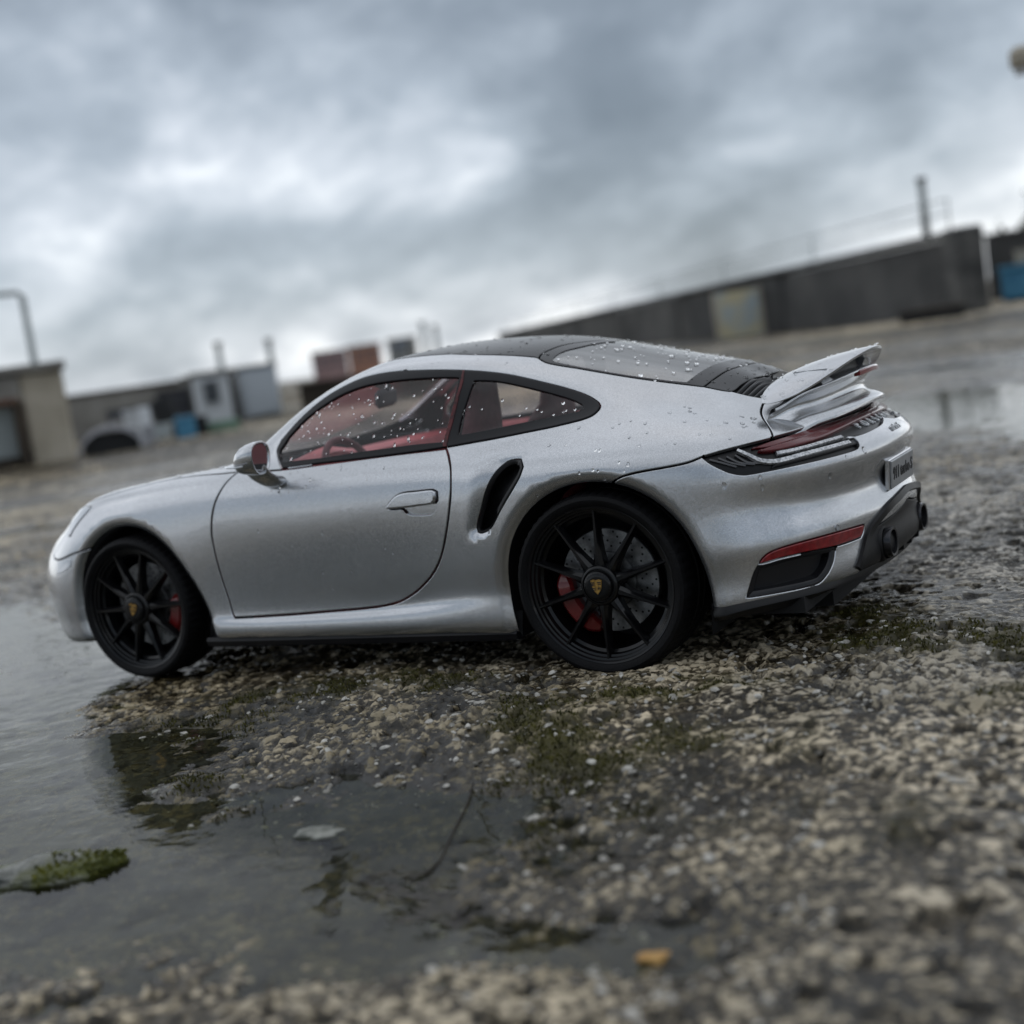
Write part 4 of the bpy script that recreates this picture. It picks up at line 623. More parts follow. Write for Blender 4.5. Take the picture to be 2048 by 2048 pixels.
def rim_of(L, sign, gaps):
    """offset rings (param + 3-D side vectors) along a loop; sign=+1 keeps the inside, -1 the outside"""
    e = 1e-3
    sd = (np.maximum(L[:, 0]-e, 0), np.minimum(L[:, 0]+e, 23)); td = (np.maximum(L[:, 1]-e, 0), np.minimum(L[:, 1]+e, 13))
    Ss = (S(sd[1], L[:, 1])-S(sd[0], L[:, 1]))/(sd[1]-sd[0])[:, None]; St = (S(L[:, 0], td[1])-S(L[:, 0], td[0]))/(td[1]-td[0])[:, None]
    n = SN(L[:, 0], L[:, 1])
    d = np.roll(L, -1, 0)-np.roll(L, 1, 0); T = Ss*d[:, :1]+St*d[:, 1:]; T /= np.linalg.norm(T, axis=1, keepdims=True)+1e-12
    B = np.cross(n, T)*(1 if area2(L) > 0 else -1)*sign
    edge = (L[:, 0] < 1e-3) | (L[:, 0] > 22.999) | (L[:, 1] > 12.999) | (L[:, 1] < 1e-3)
    res = []
    for g in gaps:
        D = B*g; D[edge] = 0
        a = (Ss*Ss).sum(1); b = (Ss*St).sum(1); c = (St*St).sum(1); r1 = (Ss*D).sum(1); r2 = (St*D).sum(1); det = a*c-b*b+1e-9
        q = L+np.clip(np.stack([(c*r1-b*r2)/det, (a*r2-b*r1)/det], 1), -.3, .3)
        q[:, 0] = np.clip(q[:, 0], 0, 23); q[:, 1] = np.clip(q[:, 1], 0, 13); res.append(q)
    return res, B, n, edge
def panel_data(loops, gap=.003, lift=0.0, depth=.02, rnd=.004, step=(.11, .2), flange=True, halo=(), noflange=()):
    Ls = [dens(L) for L, sg in loops]; sgn = [sg for L, sg in loops]
    rings = []
    for li, (L, sg) in enumerate(zip(Ls, sgn)): rings.append(rim_of(L, sg, (0, 0) if li in noflange else (gap+rnd, gap)))
    pts = []; edges = []
    for (R, B, n, ed) in rings:
        o = len(pts); q = R[0]; pts += [tuple(p) for p in q*SC]; k = len(q)
        edges += [(o+i, o+(i+1) % k) for i in range(k)]
    out0 = rings[0][0][0]
    lo, hi = out0.min(0), out0.max(0)
    gs, gt = np.meshgrid(np.arange(lo[0]+step[0]*.5, hi[0], step[0]), np.arange(lo[1]+step[1]*.5, hi[1], step[1]), indexing='ij')
    gs = gs+np.where((np.arange(gt.shape[1]) % 2)[None, :] == 1, step[0]*.5, 0)
    G = np.stack([gs.ravel(), gt.ravel()], 1)
    ok = inside(G, out0)
    for (R, B, n, ed), sg in zip(rings[1:], sgn[1:]): ok &= ~inside(G, R[0])
    G = G[ok]
    for h_ in halo:
        for (L, sg) in zip(Ls, sgn):
            q = rim_of(L, sg, (gap+rnd+h_,))[0][0]; k_ = inside(q, out0)
            for (R, B, n, ed), s2 in zip(rings[1:], sgn[1:]): k_ &= ~inside(q, R[0])
            q = q[k_]
            if len(q):
                g = G*SC; b_ = q*SC; d = np.full(len(g), 9.)
                for kk in range(0, len(b_), 64): d = np.minimum(d, np.sqrt(((g[:, None]-b_[None, kk:kk+64])**2).sum(-1)).min(1))
                G = np.vstack([G[d > .006], q])
    if len(G):
        B_ = np.array(pts); g = G*SC; d = np.full(len(g), 9.)
        for k in range(0, len(B_), 64): d = np.minimum(d, np.sqrt(((g[:, None]-B_[None, k:k+64])**2).sum(-1)).min(1))
        G = G[d > .005]
    pts += [tuple(p) for p in G*SC]
    vo, eo, fo, *_ = delaunay_2d_cdt([Vector(p) for p in pts], edges, [], 0, 1e-7)
    V2 = np.array([tuple(v) for v in vo])/SC; T = np.array(fo)
    c = V2[T].mean(1); ok = inside(c, out0)
    for (R, B, n, ed), sg in zip(rings[1:], sgn[1:]): ok &= ~inside(c, R[0])
    T = T[ok]
    P3 = S(V2[:, 0], V2[:, 1]); N3 = SN(V2[:, 0], V2[:, 1])
    V = P3+N3*lift
    fn = np.cross(V[T[:, 1]]-V[T[:, 0]], V[T[:, 2]]-V[T[:, 0]]); flip = (fn*N3[T[:, 0]]).sum(1) < 0
    T[flip] = T[flip][:, ::-1]
    use = np.unique(T); mp = -np.ones(len(V), int); mp[use] = np.arange(len(use))
    Vl = [tuple(v) for v in V[use]]; Nl = [tuple(v) for v in N3[use]]; Fl = [tuple(mp[f]) for f in T]
    if flange:
        for li, (R, B, n, ed) in enumerate(rings):
            if li in noflange: continue
            q0, q1 = R; k = len(q0)
            bad = np.zeros(k, bool)
            if True:
                for lj in range(1, len(rings)):
                    if lj != li: bad |= inside(q1, rings[lj][0][1])
                if sgn[li] < 0: bad |= ~inside(q1, Ls[0]) & ~ed
            a = S(q0[:, 0], q0[:, 1]); na = SN(q0[:, 0], q0[:, 1]); b = S(q1[:, 0], q1[:, 1]); nb = SN(q1[:, 0], q1[:, 1])
            A = a+na*lift; Bp = b+nb*(lift-rnd); Cp = b+nb*(lift-depth)
            Mid = A*.35+Bp*.65+(b+nb*lift-(A*.35+Bp*.65))*.42
            side = -B
            n1 = na; n2 = na*.6+side*.8; n3 = side
            o = len(Vl)
            for arr, nn in ((A, n1), (Mid, n2), (Bp, n3), (Cp, n3)):
                Vl += [tuple(v) for v in arr]; nn = nn/(np.linalg.norm(nn, axis=1, keepdims=True)+1e-12); Nl += [tuple(v) for v in nn]
            for i in range(k):
                j = (i+1) % k
                if (ed[i] and ed[j]) or bad[i] or bad[j]: continue
                for r in range(3):
                    f = (o+r*k+i, o+r*k+j, o+(r+1)*k+j, o+(r+1)*k+i)
                    p = [np.array(Vl[v]) for v in f]; fnn = np.cross(p[1]-p[0], p[3]-p[0])
                    if np.dot(fnn, np.array(Nl[f[0]])+np.array(Nl[f[3]])) < 0: f = f[::-1]
                    Fl.append(f)
    return np.array(Vl), np.array(Nl), Fl
def mir(V, N, F): k = np.array([1, -1, 1.]); return V*k, N*k, [f[::-1] for f in F]
def panel(name, loops, m, parent, mode='join', **kw):
    V, Nn, F = panel_data(loops, **kw)
    if mode == 'left': return link(name, mesh(name, V, F, True, Nn), m, parent)
    V2, N2, F2 = mir(V, Nn, F)
    if mode == 'join':
        o = len(V)
        return link(name, mesh(name, np.vstack([V, V2]), F+[tuple(i+o for i in f) for f in F2], True, np.vstack([Nn, N2])), m, parent)
    a = link(name, mesh(name, V, F, True, Nn), m, parent); b = link(name, mesh(name, V2, F2, True, N2), m, parent)
    return a, b
def curve3(pl, lift=0.0, step=.012):
    q = dens(pl, closed=False, step=step); n = SN(q[:, 0], q[:, 1]); return S(q[:, 0], q[:, 1])+n*lift, n
def ribbon(name, pl, width, m, parent, lift=0.0, thick=.012, pts=None, mode='join', crown=.35, taper=0.0):
    """a solid strip that follows a line on the body"""
    P, n = curve3(pl, lift) if pts is None else pts
    k = len(P); T = np.gradient(P, axis=0); T /= np.linalg.norm(T, axis=1, keepdims=True)+1e-12
    B = np.cross(n, T); mb = MB(); rings = []
    for i in range(k):
        w = (width(i/(k-1)) if callable(width) else width)/2
        b, nn, p = B[i], n[i], P[i]
        rings.append([p+b*w-nn*thick, p+b*w, p+b*w*.8+nn*thick*crown, p-b*w*.8+nn*thick*crown, p-b*w, p-b*w-nn*thick])
    mb.loft(rings, True, True, True)
    if mode == 'both':
        mb2 = MB(); mb2.loft([[q*np.array([1, -1, 1.]) for q in r][::-1] for r in rings], True, True, True); mb2.build(name, m, parent, angle=40)
    if mode == 'join':
        mb.loft([[q*np.array([1, -1, 1.]) for q in r][::-1] for r in rings], True, True, True)
    return mb.build(name, m, parent, angle=40)
_G = None
def z_at(x, y):
    global _G
    if _G is None:
        s, t = np.meshgrid(np.linspace(6, 23, 340), np.linspace(8, 13, 160), indexing='ij'); _G = S0(s, t).reshape(-1, 3)
    d = (_G[:, 0]-x)**2+(_G[:, 1]+abs(y))**2; k = np.argsort(d)[:4]; w = 1/(d[k]+1e-7); return float((_G[k, 2]*w).sum()/w.sum())
# ------------------------------------------------------------------ car materials
def paint():
    m = mat('silver_paint', (.50, .515, .545), .26, .93, coat=.8, coatr=.04)
    b = m.node_tree.nodes['Principled BSDF']
    t = N_(m, 'ShaderNodeTexCoord'); v = N_(m, 'ShaderNodeTexVoronoi'); L_(m, t.outputs['Object'], v.inputs['Vector']); v.inputs['Scale'].default_value = 520
    hs = N_(m, 'ShaderNodeSeparateColor'); L_(m, v.outputs['Color'], hs.inputs[0])
    mr = N_(m, 'ShaderNodeMapRange'); L_(m, hs.outputs[0], mr.inputs[0]); mr.inputs[3].default_value = .45; mr.inputs[4].default_value = .67
    n = N_(m, 'ShaderNodeTexNoise'); L_(m, t.outputs['Object'], n.inputs['Vector']); n.inputs['Scale'].default_value = 7; n.inputs['Detail'].default_value = 5
    mr2 = N_(m, 'ShaderNodeMapRange'); L_(m, n.outputs[0], mr2.inputs[0]); mr2.inputs[3].default_value = .93; mr2.inputs[4].default_value = 1.05
    mu = N_(m, 'ShaderNodeMath', operation='MULTIPLY'); L_(m, mr.outputs[0], mu.inputs[0]); L_(m, mr2.outputs[0], mu.inputs[1])
    cb = N_(m, 'ShaderNodeCombineColor'); L_(m, mu.outputs[0], cb.inputs[0])
    for i, f in ((1, 1.02), (2, 1.06)):
        q = N_(m, 'ShaderNodeMath', operation='MULTIPLY'); L_(m, mu.outputs[0], q.inputs[0]); q.inputs[1].default_value = f; L_(m, q.outputs[0], cb.inputs[i])
    L_(m, cb.outputs[0], b.inputs['Base Color'])
    # flakes tilt the metal layer a little, the clear coat stays smooth
    sub = N_(m, 'ShaderNodeVectorMath', operation='SUBTRACT'); L_(m, v.outputs['Color'], sub.inputs[0]); sub.inputs[1].default_value = (.5, .5, .5)
    sc = N_(m, 'ShaderNodeVectorMath', operation='SCALE'); L_(m, sub.outputs[0], sc.inputs[0]); sc.inputs['Scale'].default_value = .11
    g = N_(m, 'ShaderNodeNewGeometry'); ad = N_(m, 'ShaderNodeVectorMath', operation='ADD'); L_(m, g.outputs['Normal'], ad.inputs[0]); L_(m, sc.outputs[0], ad.inputs[1])
    no = N_(m, 'ShaderNodeVectorMath', operation='NORMALIZE'); L_(m, ad.outputs[0], no.inputs[0]); L_(m, no.outputs[0], b.inputs['Normal'])
    L_(m, g.outputs['Normal'], b.inputs['Coat Normal'])
    return m
def glassy(name, tint, refl=1.0, ior=1.5):
    m = bpy.data.materials.new(name); m.use_nodes = True; m.node_tree.nodes.clear()
    tr = N_(m, 'ShaderNodeBsdfTransparent'); tr.inputs[0].default_value = (*tint, 1)
    gl = N_(m, 'ShaderNodeBsdfGlossy'); gl.inputs['Roughness'].default_value = .015; gl.inputs[0].default_value = (refl,)*3+(1,)
    fr = N_(m, 'ShaderNodeFresnel'); g = N_(m, 'ShaderNodeNewGeometry'); mi = N_(m, 'ShaderNodeMath', operation='MULTIPLY_ADD')
    L_(m, g.outputs['Backfacing'], mi.inputs[0]); mi.inputs[1].default_value = 1/ior-ior; mi.inputs[2].default_value = ior; L_(m, mi.outputs[0], fr.inputs[0])
    x = N_(m, 'ShaderNodeMixShader'); L_(m, fr.outputs[0], x.inputs[0]); L_(m, tr.outputs[0], x.inputs[1]); L_(m, gl.outputs[0], x.inputs[2])
    o = N_(m, 'ShaderNodeOutputMaterial'); L_(m, x.outputs[0], o.inputs[0]); return m
PAINT = paint()
M = dict(
    black=mottle(mat('satin_black_plastic', (.012, .012, .013), .42, spec=.35), (.004, .004, .005), (.008, .008, .009), 9, 3, .02, 160, (.36, .5)),
    gloss=mat('gloss_black', (.012, .012, .014), .24, spec=.42),
    trim=mat('black_window_trim', (.008, .008, .010), .38, spec=.35),
    rubber=mottle(mat('tyre_rubber', (.009, .009, .011), .60, spec=.20), (.003, .003, .0035), (.006, .006, .007), 14, 4, .12, 120, (.48, .72)),
    rim=mottle(mat('black_wheel_paint', (.012, .012, .014), .34, spec=.2, coat=.45, coatr=.10), (.003, .003, .0035), (.005, .005, .006), 20, 3, 0, None, (.24, .38)),
    shell=mat('dark_inner_shell', (.006, .006, .007), .85),
    disc=mottle(mat('brake_steel', (.36, .37, .38), .38, .9), (.13, .135, .14), (.27, .275, .28), 26, 4, .04, 200, (.3, .48)),
    hole=mat('drilled_hole', (.01, .01, .01), .8),
    caliper=mat('red_caliper_paint', (.17, .012, .012), .28, coat=.6),
    lampblack=mat('lamp_black', (.006, .006, .007), .32, spec=.4), slat=mat('slat_grey', (.12, .12, .125), .28, .3, coat=.6),
    red=mat('dark_red_lens', (.11, .004, .008), .25, coat=.6, coatr=.12),
    refl=mottle(mat('red_reflector', (.22, .006, .010), .22, coat=.8), (.16, .004, .008), (.26, .008, .012), 40, 2),
    clear=mottle(mat('ribbed_clear_lens', (.55, .56, .58), .2, .55, coat=1), (.30, .31, .33), (.80, .81, .83), 95, 2, .3, 240),
    fin=mat('lamp_fin_grey', (.05, .05, .055), .3, coat=.6),
    glass=glassy('side_glass', (.95, .92, .93), .95, 1.5), rglass=glassy('rear_glass', (.45, .47, .50), 1.0, 4.0),
    white=mat('white_lettering', (.82, .83, .85), .3), jamb=mottle(mat('dark_red_jamb', (.06, .010, .012), .5), (.02, .006, .008), (.13, .02, .022), 60, 4),
    leather=mottle(mat('burgundy_leather', (.36, .08, .085), .5), (.30, .06, .07), (.42, .10, .105), 16, 4, .15, 240, (.42, .6)),
    seat=mottle(mat('dark_burgundy_seat', (.15, .045, .055), .55), (.12, .036, .044), (.19, .058, .068), 16, 4, .15, 240),
    pink=mottle(mat('red_leather_dash', (.58, .13, .14), .5), (.52, .11, .12), (.64, .16, .17), 12, 4, .12, 240),
    grey=mat('dark_grey_lining', (.045, .045, .05), .8), mirror=mat('mirror_glass', (.8, .8, .82), .03, 1.0),
    gold=mottle(mat('crest_gold', (.42, .25, .07), .34, .7), (.32, .18, .05), (.52, .32, .09), 90, 3),
    crest_red=mat('crest_red', (.24, .012, .012), .35), plate=mottle(mat('plate_silver', (.50, .51, .53), .36, .6), (.30, .31, .33), (.36, .37, .39), 30, 3),
    ink=mat('plate_black_print', (.014, .014, .016), .5), sensor=mat('sensor_silver', (.46, .475, .50), .3, .7, coat=.6),
    lens=mat('headlamp_lens', (.62, .65, .70), .10, .25, coat=1), chrome=mat('dark_exhaust_metal', (.05, .05, .055), .25, .8),
)
# ------------------------------------------------------------------ the car
car = empty('model_car', (0, 0, 0), K)
tag(car, 'silver rear-engined die-cast sports coupe with raised tail wing standing on wet rough concrete', 'model car')
_ss, _tt = np.meshgrid(np.linspace(15, 23, 401), np.linspace(9.0, 13, 201), indexing='ij'); _XX = S0(_ss, _tt)
def across(st0, bow, ys=(.0, .25, .5, .75, 1.0), y_to=0.0):
    """(s,t) points of a line straight across the tail, starting at st0 on the left side; bow = extra x at the middle"""
    p0 = S0(np.array([st0[0]]), np.array([st0[1]]))[0]; out = [st0]
    for u in ys[1:]:
        y = p0[1]*(1-u)+y_to*u; x = p0[0]+bow*math.sin(u*math.pi/2); d = (_XX[..., 0]-x)**2+(_XX[..., 1]-y)**2; k = np.unravel_index(d.argmin(), d.shape)
        s_, t_ = float(_ss[k]), float(_tt[k])
        if u == 1.0:
            if s_ > 22.9: s_ = 23.0
            else: t_ = 13.0
        out.append((s_, t_))
    return out
D_DOOR = F['door']; TRIM = F['trim_out']; GF = F['glass_front']; GR = F['glass_rear']
_fa = [p for p in F['front_arch'] if p[1] > .9]; _ra = [p for p in F['rear_arch'] if p[1] > .9]
arch_f = [(_fa[0][0], 0)]+_fa+[(_fa[-1][0], 0)]
arch_r = [(_ra[0][0], 0)]+_ra+[(_ra[-1][0], 0)]
LAMP_TOP = [p for p in F['lamp_top'] if p[0] < 21.7]+[(22.3, 7.93), (23, 7.95)]
LAMP_LOW = F['lamp_low']
lamp = LAMP_TOP+[(23, 7.159)]+LAMP_LOW[::-1][1:-1]
GR_FRONT = across(F['deck_side'][1], .03); GR_BACK = across(F['deck_side'][2], .05)
lid = F['lid_gap']+[p for p in F['lid_low'] if .0 < p[0] < 21.7][1:]+[(22.3, 7.96), (23, 7.98)]+GR_BACK[::-1][:-1]
DIFF = [(20.70, 0), (20.84, .5)]+F['diffuser'][1:-1]+[(23, 4.056)]
rbump = F['bumper_gap']+LAMP_LOW[1:-1]+[(23, 7.159), (23, 4.056)]+F['diffuser'][1:-1][::-1]+[(20.90, .9), (20.5, 1.0), (19.9, 1.18)]+F['silver_bottom'][:4][::-1]+[(17.3, 1.0), (16.0, 1.0), (16.1, 5.9)]
glass_back = across(F['glass_out'][-1], .03)
glass_edge = across(F['glass_in_side'][-1], .03)
TOPC = [(23, 13)] if GR_BACK[-1][0] > 22.9 else []
rear_screen = F['glass_out_front'][::-1]+F['glass_out'][1:-1]+glass_back+[(14.78, 13)]
rear_glass = F['glass_in'][::-1]+F['glass_in_side'][1:-1]+glass_edge+[(15.0, 13)]
ROOF = [(10.40, 13), (10.36, 12.2), (10.36, 11.5), (10.50, 11.12)]+[(10.875, 11.17), (11.5, 11.12), (12.3, 11.06)]+F['roof_side'][3:-1]+F['glass_out_front'][:]+[(14.78, 13)]
WSCR = [(7.30, 13), (7.45, 12), (7.75, 11.2), (8.18, 10.75), (9.0, 10.82), (9.6, 10.92), (10.2, 11.02), (10.36, 11.2), (10.34, 12.2), (10.38, 13)]
DECK = F['deck_side'][:1]+GR_FRONT+glass_back[::-1][:-1]
GRILLE = GR_FRONT[::-1]+GR_BACK+TOPC
HOOD = [(8.95, 7.92), (8.587, 7.898), (7.297, 7.95), (6.2, 7.8), (5.2, 7.55), (4.6, 7.5), (4.0, 7.6), (3.0, 7.4), (1.5, 7.2), (0, 7.2), (0, 13), (7.10, 13), (7.24, 12), (7.52, 11.2), (7.85, 10.5), (8.25, 9.6), (8.6, 8.7)]
COWL = [(7.12, 13), (7.26, 12), (7.54, 11.2), (7.87, 10.5), (8.27, 9.6), (8.45, 9.2), (8.62, 9.5), (8.40, 10.2), (8.17, 10.72), (7.74, 11.2), (7.44, 12), (7.29, 13)]
FBUMP = [(0, 7.2), (1.5, 7.2), (2.6, 6.6), (3.3, 5.6), (3.95, 5.62), (4.205, 5.64)]+F['front_arch'][2:7][::-1]+[(3.97, .3), (4.02, 0), (0, 0)]
FBUMP = [(0, 7.2), (1.5, 7.2), (2.4, 6.5), (3.2, 5.55), (4.3, 5.58), (4.9, 5.62), (4.9, 0), (0, 0)]
FULL = [(0, 0), (23, 0), (23, 13), (0, 13)]
SCOOP = F['intake']
body = panel('body_shell', [(FULL, 1)]+[(q, -1) for q in (D_DOOR, TRIM, arch_f, arch_r, lamp, lid, rbump, DIFF+[(23, 0)], rear_screen, ROOF, WSCR, DECK, GRILLE, HOOD, COWL, FBUMP, SCOOP, F['headl'])],
             PAINT, car, gap=.0035, depth=.016, halo=(.007, .015, .024, .034, .046), noflange=(3, 4))
doorL, doorR = panel('door', [(D_DOOR, 1), (F['handle_cup'], -1), (F['handle'], -1)], PAINT, car, mode='both', gap=.0045, depth=.02)
fb = panel('front_bumper', [(FBUMP, 1), (arch_f, -1), ([(0, 2.1), (2.30, 2.2), (2.62, 2.9), (2.55, 4.3), (2.1, 4.6), (0, 4.7)], -1)], PAINT, car, gap=.003, depth=.03, halo=(.007, .015, .024, .034, .046), noflange=(1,))
panel('front_intake', [([(0, 2.0), (2.34, 2.1), (2.70, 2.9), (2.62, 4.4), (2.1, 4.7), (0, 4.8)], 1)], M['black'], car, gap=0, lift=-.012, depth=.01)
rb = panel('rear_bumper', [(rbump, 1), (arch_r, -1), (F['vent'], -1), (F['reflector'], -1)], PAINT, car, gap=.003, depth=.022, step=(.09, .16), halo=(.007, .015, .024, .034, .046), noflange=(1,))
panel('hood', [(HOOD, 1)], PAINT, car, gap=.003, depth=.015)
panel('cowl_panel', [(COWL, 1)], M['black'], car, gap=.001, depth=.01, lift=-.004)
panel('roof_panel', [(ROOF, 1)], M['gloss'], car, gap=.003, depth=.012)
rs = panel('rear_screen_surround', [(rear_screen, 1), (rear_glass, -1)], M['gloss'], car, gap=.003, depth=.012)
panel('rear_window', [(rear_glass, 1)], M['rglass'], rs, gap=-.004, rnd=0, flange=False, lift=-.004)
panel('windscreen', [(WSCR, 1)], M['glass'], car, gap=.002, rnd=0, flange=False, lift=-.003)
deck = panel('engine_deck', [(DECK, 1)], M['gloss'], car, gap=.003, depth=.02)
trimL, trimR = panel('window_trim', [(TRIM, 1), (GF, -1), (GR, -1)], M['trim'], car, mode='both', gap=.001, lift=.003, depth=.013, rnd=.004, step=(.08, .15))
for par, k in ((doorL, 1), (doorR, -1)): pass
gf = panel('side_window', [(GF, 1)], M['glass'], car, mode='both', gap=-.004, rnd=0, flange=False, lift=-.006)
gr = panel('quarter_window', [(GR, 1)], M['glass'], car, mode='both', gap=-.004, rnd=0, flange=False, lift=-.005)
for o in gr: o['label'] = 'small tapering pane behind the door window'
panel('door_jamb_line', [(F['pillar'], 1)], M['jamb'], car, mode='both', gap=.002, lift=.006, depth=.012, rnd=.002, step=(.05, .1))
# door handle: raised flap over a hollow cup
for dr, k in ((doorL, 1), (doorR, -1)):
    V, Nn, Fc = panel_data([(F['handle'], 1)], gap=.0, lift=.020, depth=.03, rnd=.009, step=(.05, .1))
    if k < 0: V, Nn, Fc = mir(V, Nn, Fc)
    link('door_handle', mesh('door_handle', V, Fc, True, Nn), PAINT, dr)
    V, Nn, Fc = panel_data([(F['handle'], 1)], gap=-.010, lift=-.016, depth=.004, rnd=0, step=(.05, .1), flange=False)
    if k < 0: V, Nn, Fc = mir(V, Nn, Fc)
    link('handle_recess', mesh('handle_recess', V, Fc, True, Nn), M['black'], dr)
    V, Nn, Fc = panel_data([(F['handle_cup'], 1)], gap=-.004, lift=-.014, depth=.004, rnd=0, step=(.05, .1), flange=False)
    if k < 0: V, Nn, Fc = mir(V, Nn, Fc)
    link('handle_cup', mesh('handle_cup', V, Fc, True, Nn), PAINT, dr)
# side intake: black ring and dark throat
def ringhole(name, loop, m, width=.018, lift=.002, depth=.05, back=-.05, mb_=None):
    L = dens(loop); R, B, n, ed = rim_of(L, 1, (-.002, width)); c = L.mean(0)
    a = S(R[0][:, 0], R[0][:, 1])+n*lift; b = S(R[1][:, 0], R[1][:, 1])+n*(lift-.008); d = S(R[1][:, 0], R[1][:, 1])-n*depth
    out = []
    for k in (1, -1):
        kk = np.array([1, k, 1.]); mb = MB(); mb.loft([list((a-n*.02)*kk), list(a*kk), list((a*.6+b*.4+n*.003)*kk), list(b*kk), list(d*kk)], True, False, True)
        out.append(mb.build(name, m, car, angle=50))
    return out
ringhole('side_intake', SCOOP, M['black'], .014, .003, .06)
for o in ringhole('rear_vent', F['vent'], M['gloss'], .016, -.004, .05): pass
for k in ('L', 'R'):
    V, Nn, Fc = panel_data([(F['reflector'], 1)], gap=.001, lift=.001, depth=.015, rnd=.004, step=(.06, .12))
    if k == 'R': V, Nn, Fc = mir(V, Nn, Fc)
    link('rear_reflector', mesh('rear_reflector', V, Fc, True, Nn), M['refl'], car)
ps, ns_ = S(np.array([F['sensor'][0][0]]), np.array([F['sensor'][0][1]]))[0], SN(np.array([F['sensor'][0][0]]), np.array([F['sensor'][0][1]]))[0]
for k in (1, -1):
    q = Vector((0, 1, 0)).rotation_difference(Vector(ns_)); mb = MB()
    pr = [(0.0001, .0035), (.0075, .0035), (.0085, .0), (.0095, .0), (.011, .003), (.012, 0), (.012, -.01)]
    t_ = MB().lathe(pr, 20); V = [np.array(q @ Vector(v))+ps for v in t_.v]; V = [v*np.array([1, k, 1]) for v in V]
    mb.add(V, t_.f).build('parking_sensor', M['sensor'], car, angle=35)
# headlamps
for k in ('L', 'R'):
    V, Nn, Fc = panel_data([(F['headl'], 1)], gap=.001, lift=.004, depth=.02, rnd=.006, step=(.08, .15))
    if k == 'R': V, Nn, Fc = mir(V, Nn, Fc)
    link('headlight', mesh('headlight', V, Fc, True, Nn), M['lens'], car)
    q = [(3.42, 4.9), (3.80, 5.0), (4.12, 5.2), (4.16, 5.42), (3.8, 5.45), (3.45, 5.4)]
    V, Nn, Fc = panel_data([(q, 1)], gap=.001, lift=.003, depth=.01, rnd=.003, step=(.06, .12))
    if k == 'R': V, Nn, Fc = mir(V, Nn, Fc)
    link('indicator_lamp', mesh('indicator_lamp', V, Fc, True, Nn), M['lens'], car)
# rear lamp cluster across the tail
lampo = panel('rear_light_bar', [(lamp, 1)], M['lampblack'], car, gap=-.003, lift=-.022, rnd=0, depth=.01, flange=False, step=(.08, .1))
def both(name, q, m, par, **kw):
    V, Nn, Fc = panel_data([(q, 1)], **kw)
    for k in (1, -1):
        v = (V, Nn, Fc) if k > 0 else mir(V, Nn, Fc); link(name, mesh(name, v[0], v[2], True, v[1]), m, par)
def centre(name, q, m, par, **kw):
    V, Nn, Fc = panel_data([(q, 1)], **kw); V2, N2, F2 = mir(V, Nn, Fc)
    return link(name, mesh(name, np.vstack([V, V2]), Fc+[tuple(i+len(V) for i in f) for f in F2], True, np.vstack([Nn, N2])), m, par)
up_bar = [(18.98, 7.10), (19.35, 7.28), (19.8, 7.43), (20.6, 7.63), (21.4, 7.81), (22.2, 7.90), (23, 7.92), (23, 7.73), (22.2, 7.70), (21.5, 7.58), (20.7, 7.42), (20.0, 7.27), (19.4, 7.11)]
lo_bar = [(19.12, 6.96), (19.4, 7.08), (20.0, 7.24), (20.7, 7.39), (21.5, 7.55), (22.2, 7.67), (23, 7.70), (23, 7.50), (22.2, 7.44), (21.5, 7.29), (20.9, 7.13), (20.2, 7.00), (19.6, 6.90), (19.25, 6.89)]
centre('red_upper_bar', up_bar, M['red'], lampo, gap=.0005, lift=-.012, depth=.016, rnd=.004, step=(.05, .06))
centre('red_lower_bar', lo_bar, M['red'], lampo, gap=.0005, lift=-.002, depth=.024, rnd=.008, step=(.05, .06))
ribbon('clear_upper_strip', F['clear1'], .016, M['clear'], lampo, lift=-.010, thick=.01, mode='both')
ribbon('clear_lower_strip', F['clear2a']+F['clear2b'][1:], lambda u: .019 if u > .3 else .013+.02*u, M['clear'], lampo, lift=-.006, thick=.012, mode='both')
both('lamp_lens_pod', [(19.35, 6.28), (20.1, 6.42), (21.0, 6.53), (21.72, 6.56), (21.88, 6.66), (21.86, 6.80), (21.62, 6.92), (21.0, 6.83), (20.1, 6.73), (19.5, 6.62)], M['gloss'], lampo, gap=.0, lift=-.008, depth=.02, rnd=.008, step=(.06, .1))
for i in range(5):
    a = i*.19
    ribbon('lamp_fin', [(18.02+a, 6.80+a*.16), (18.30+a, 6.66-.02*i), (18.62+a*1.05, 6.48+.012*i)], .008, M['fin'], lampo, lift=-.012, thick=.010, mode='both')
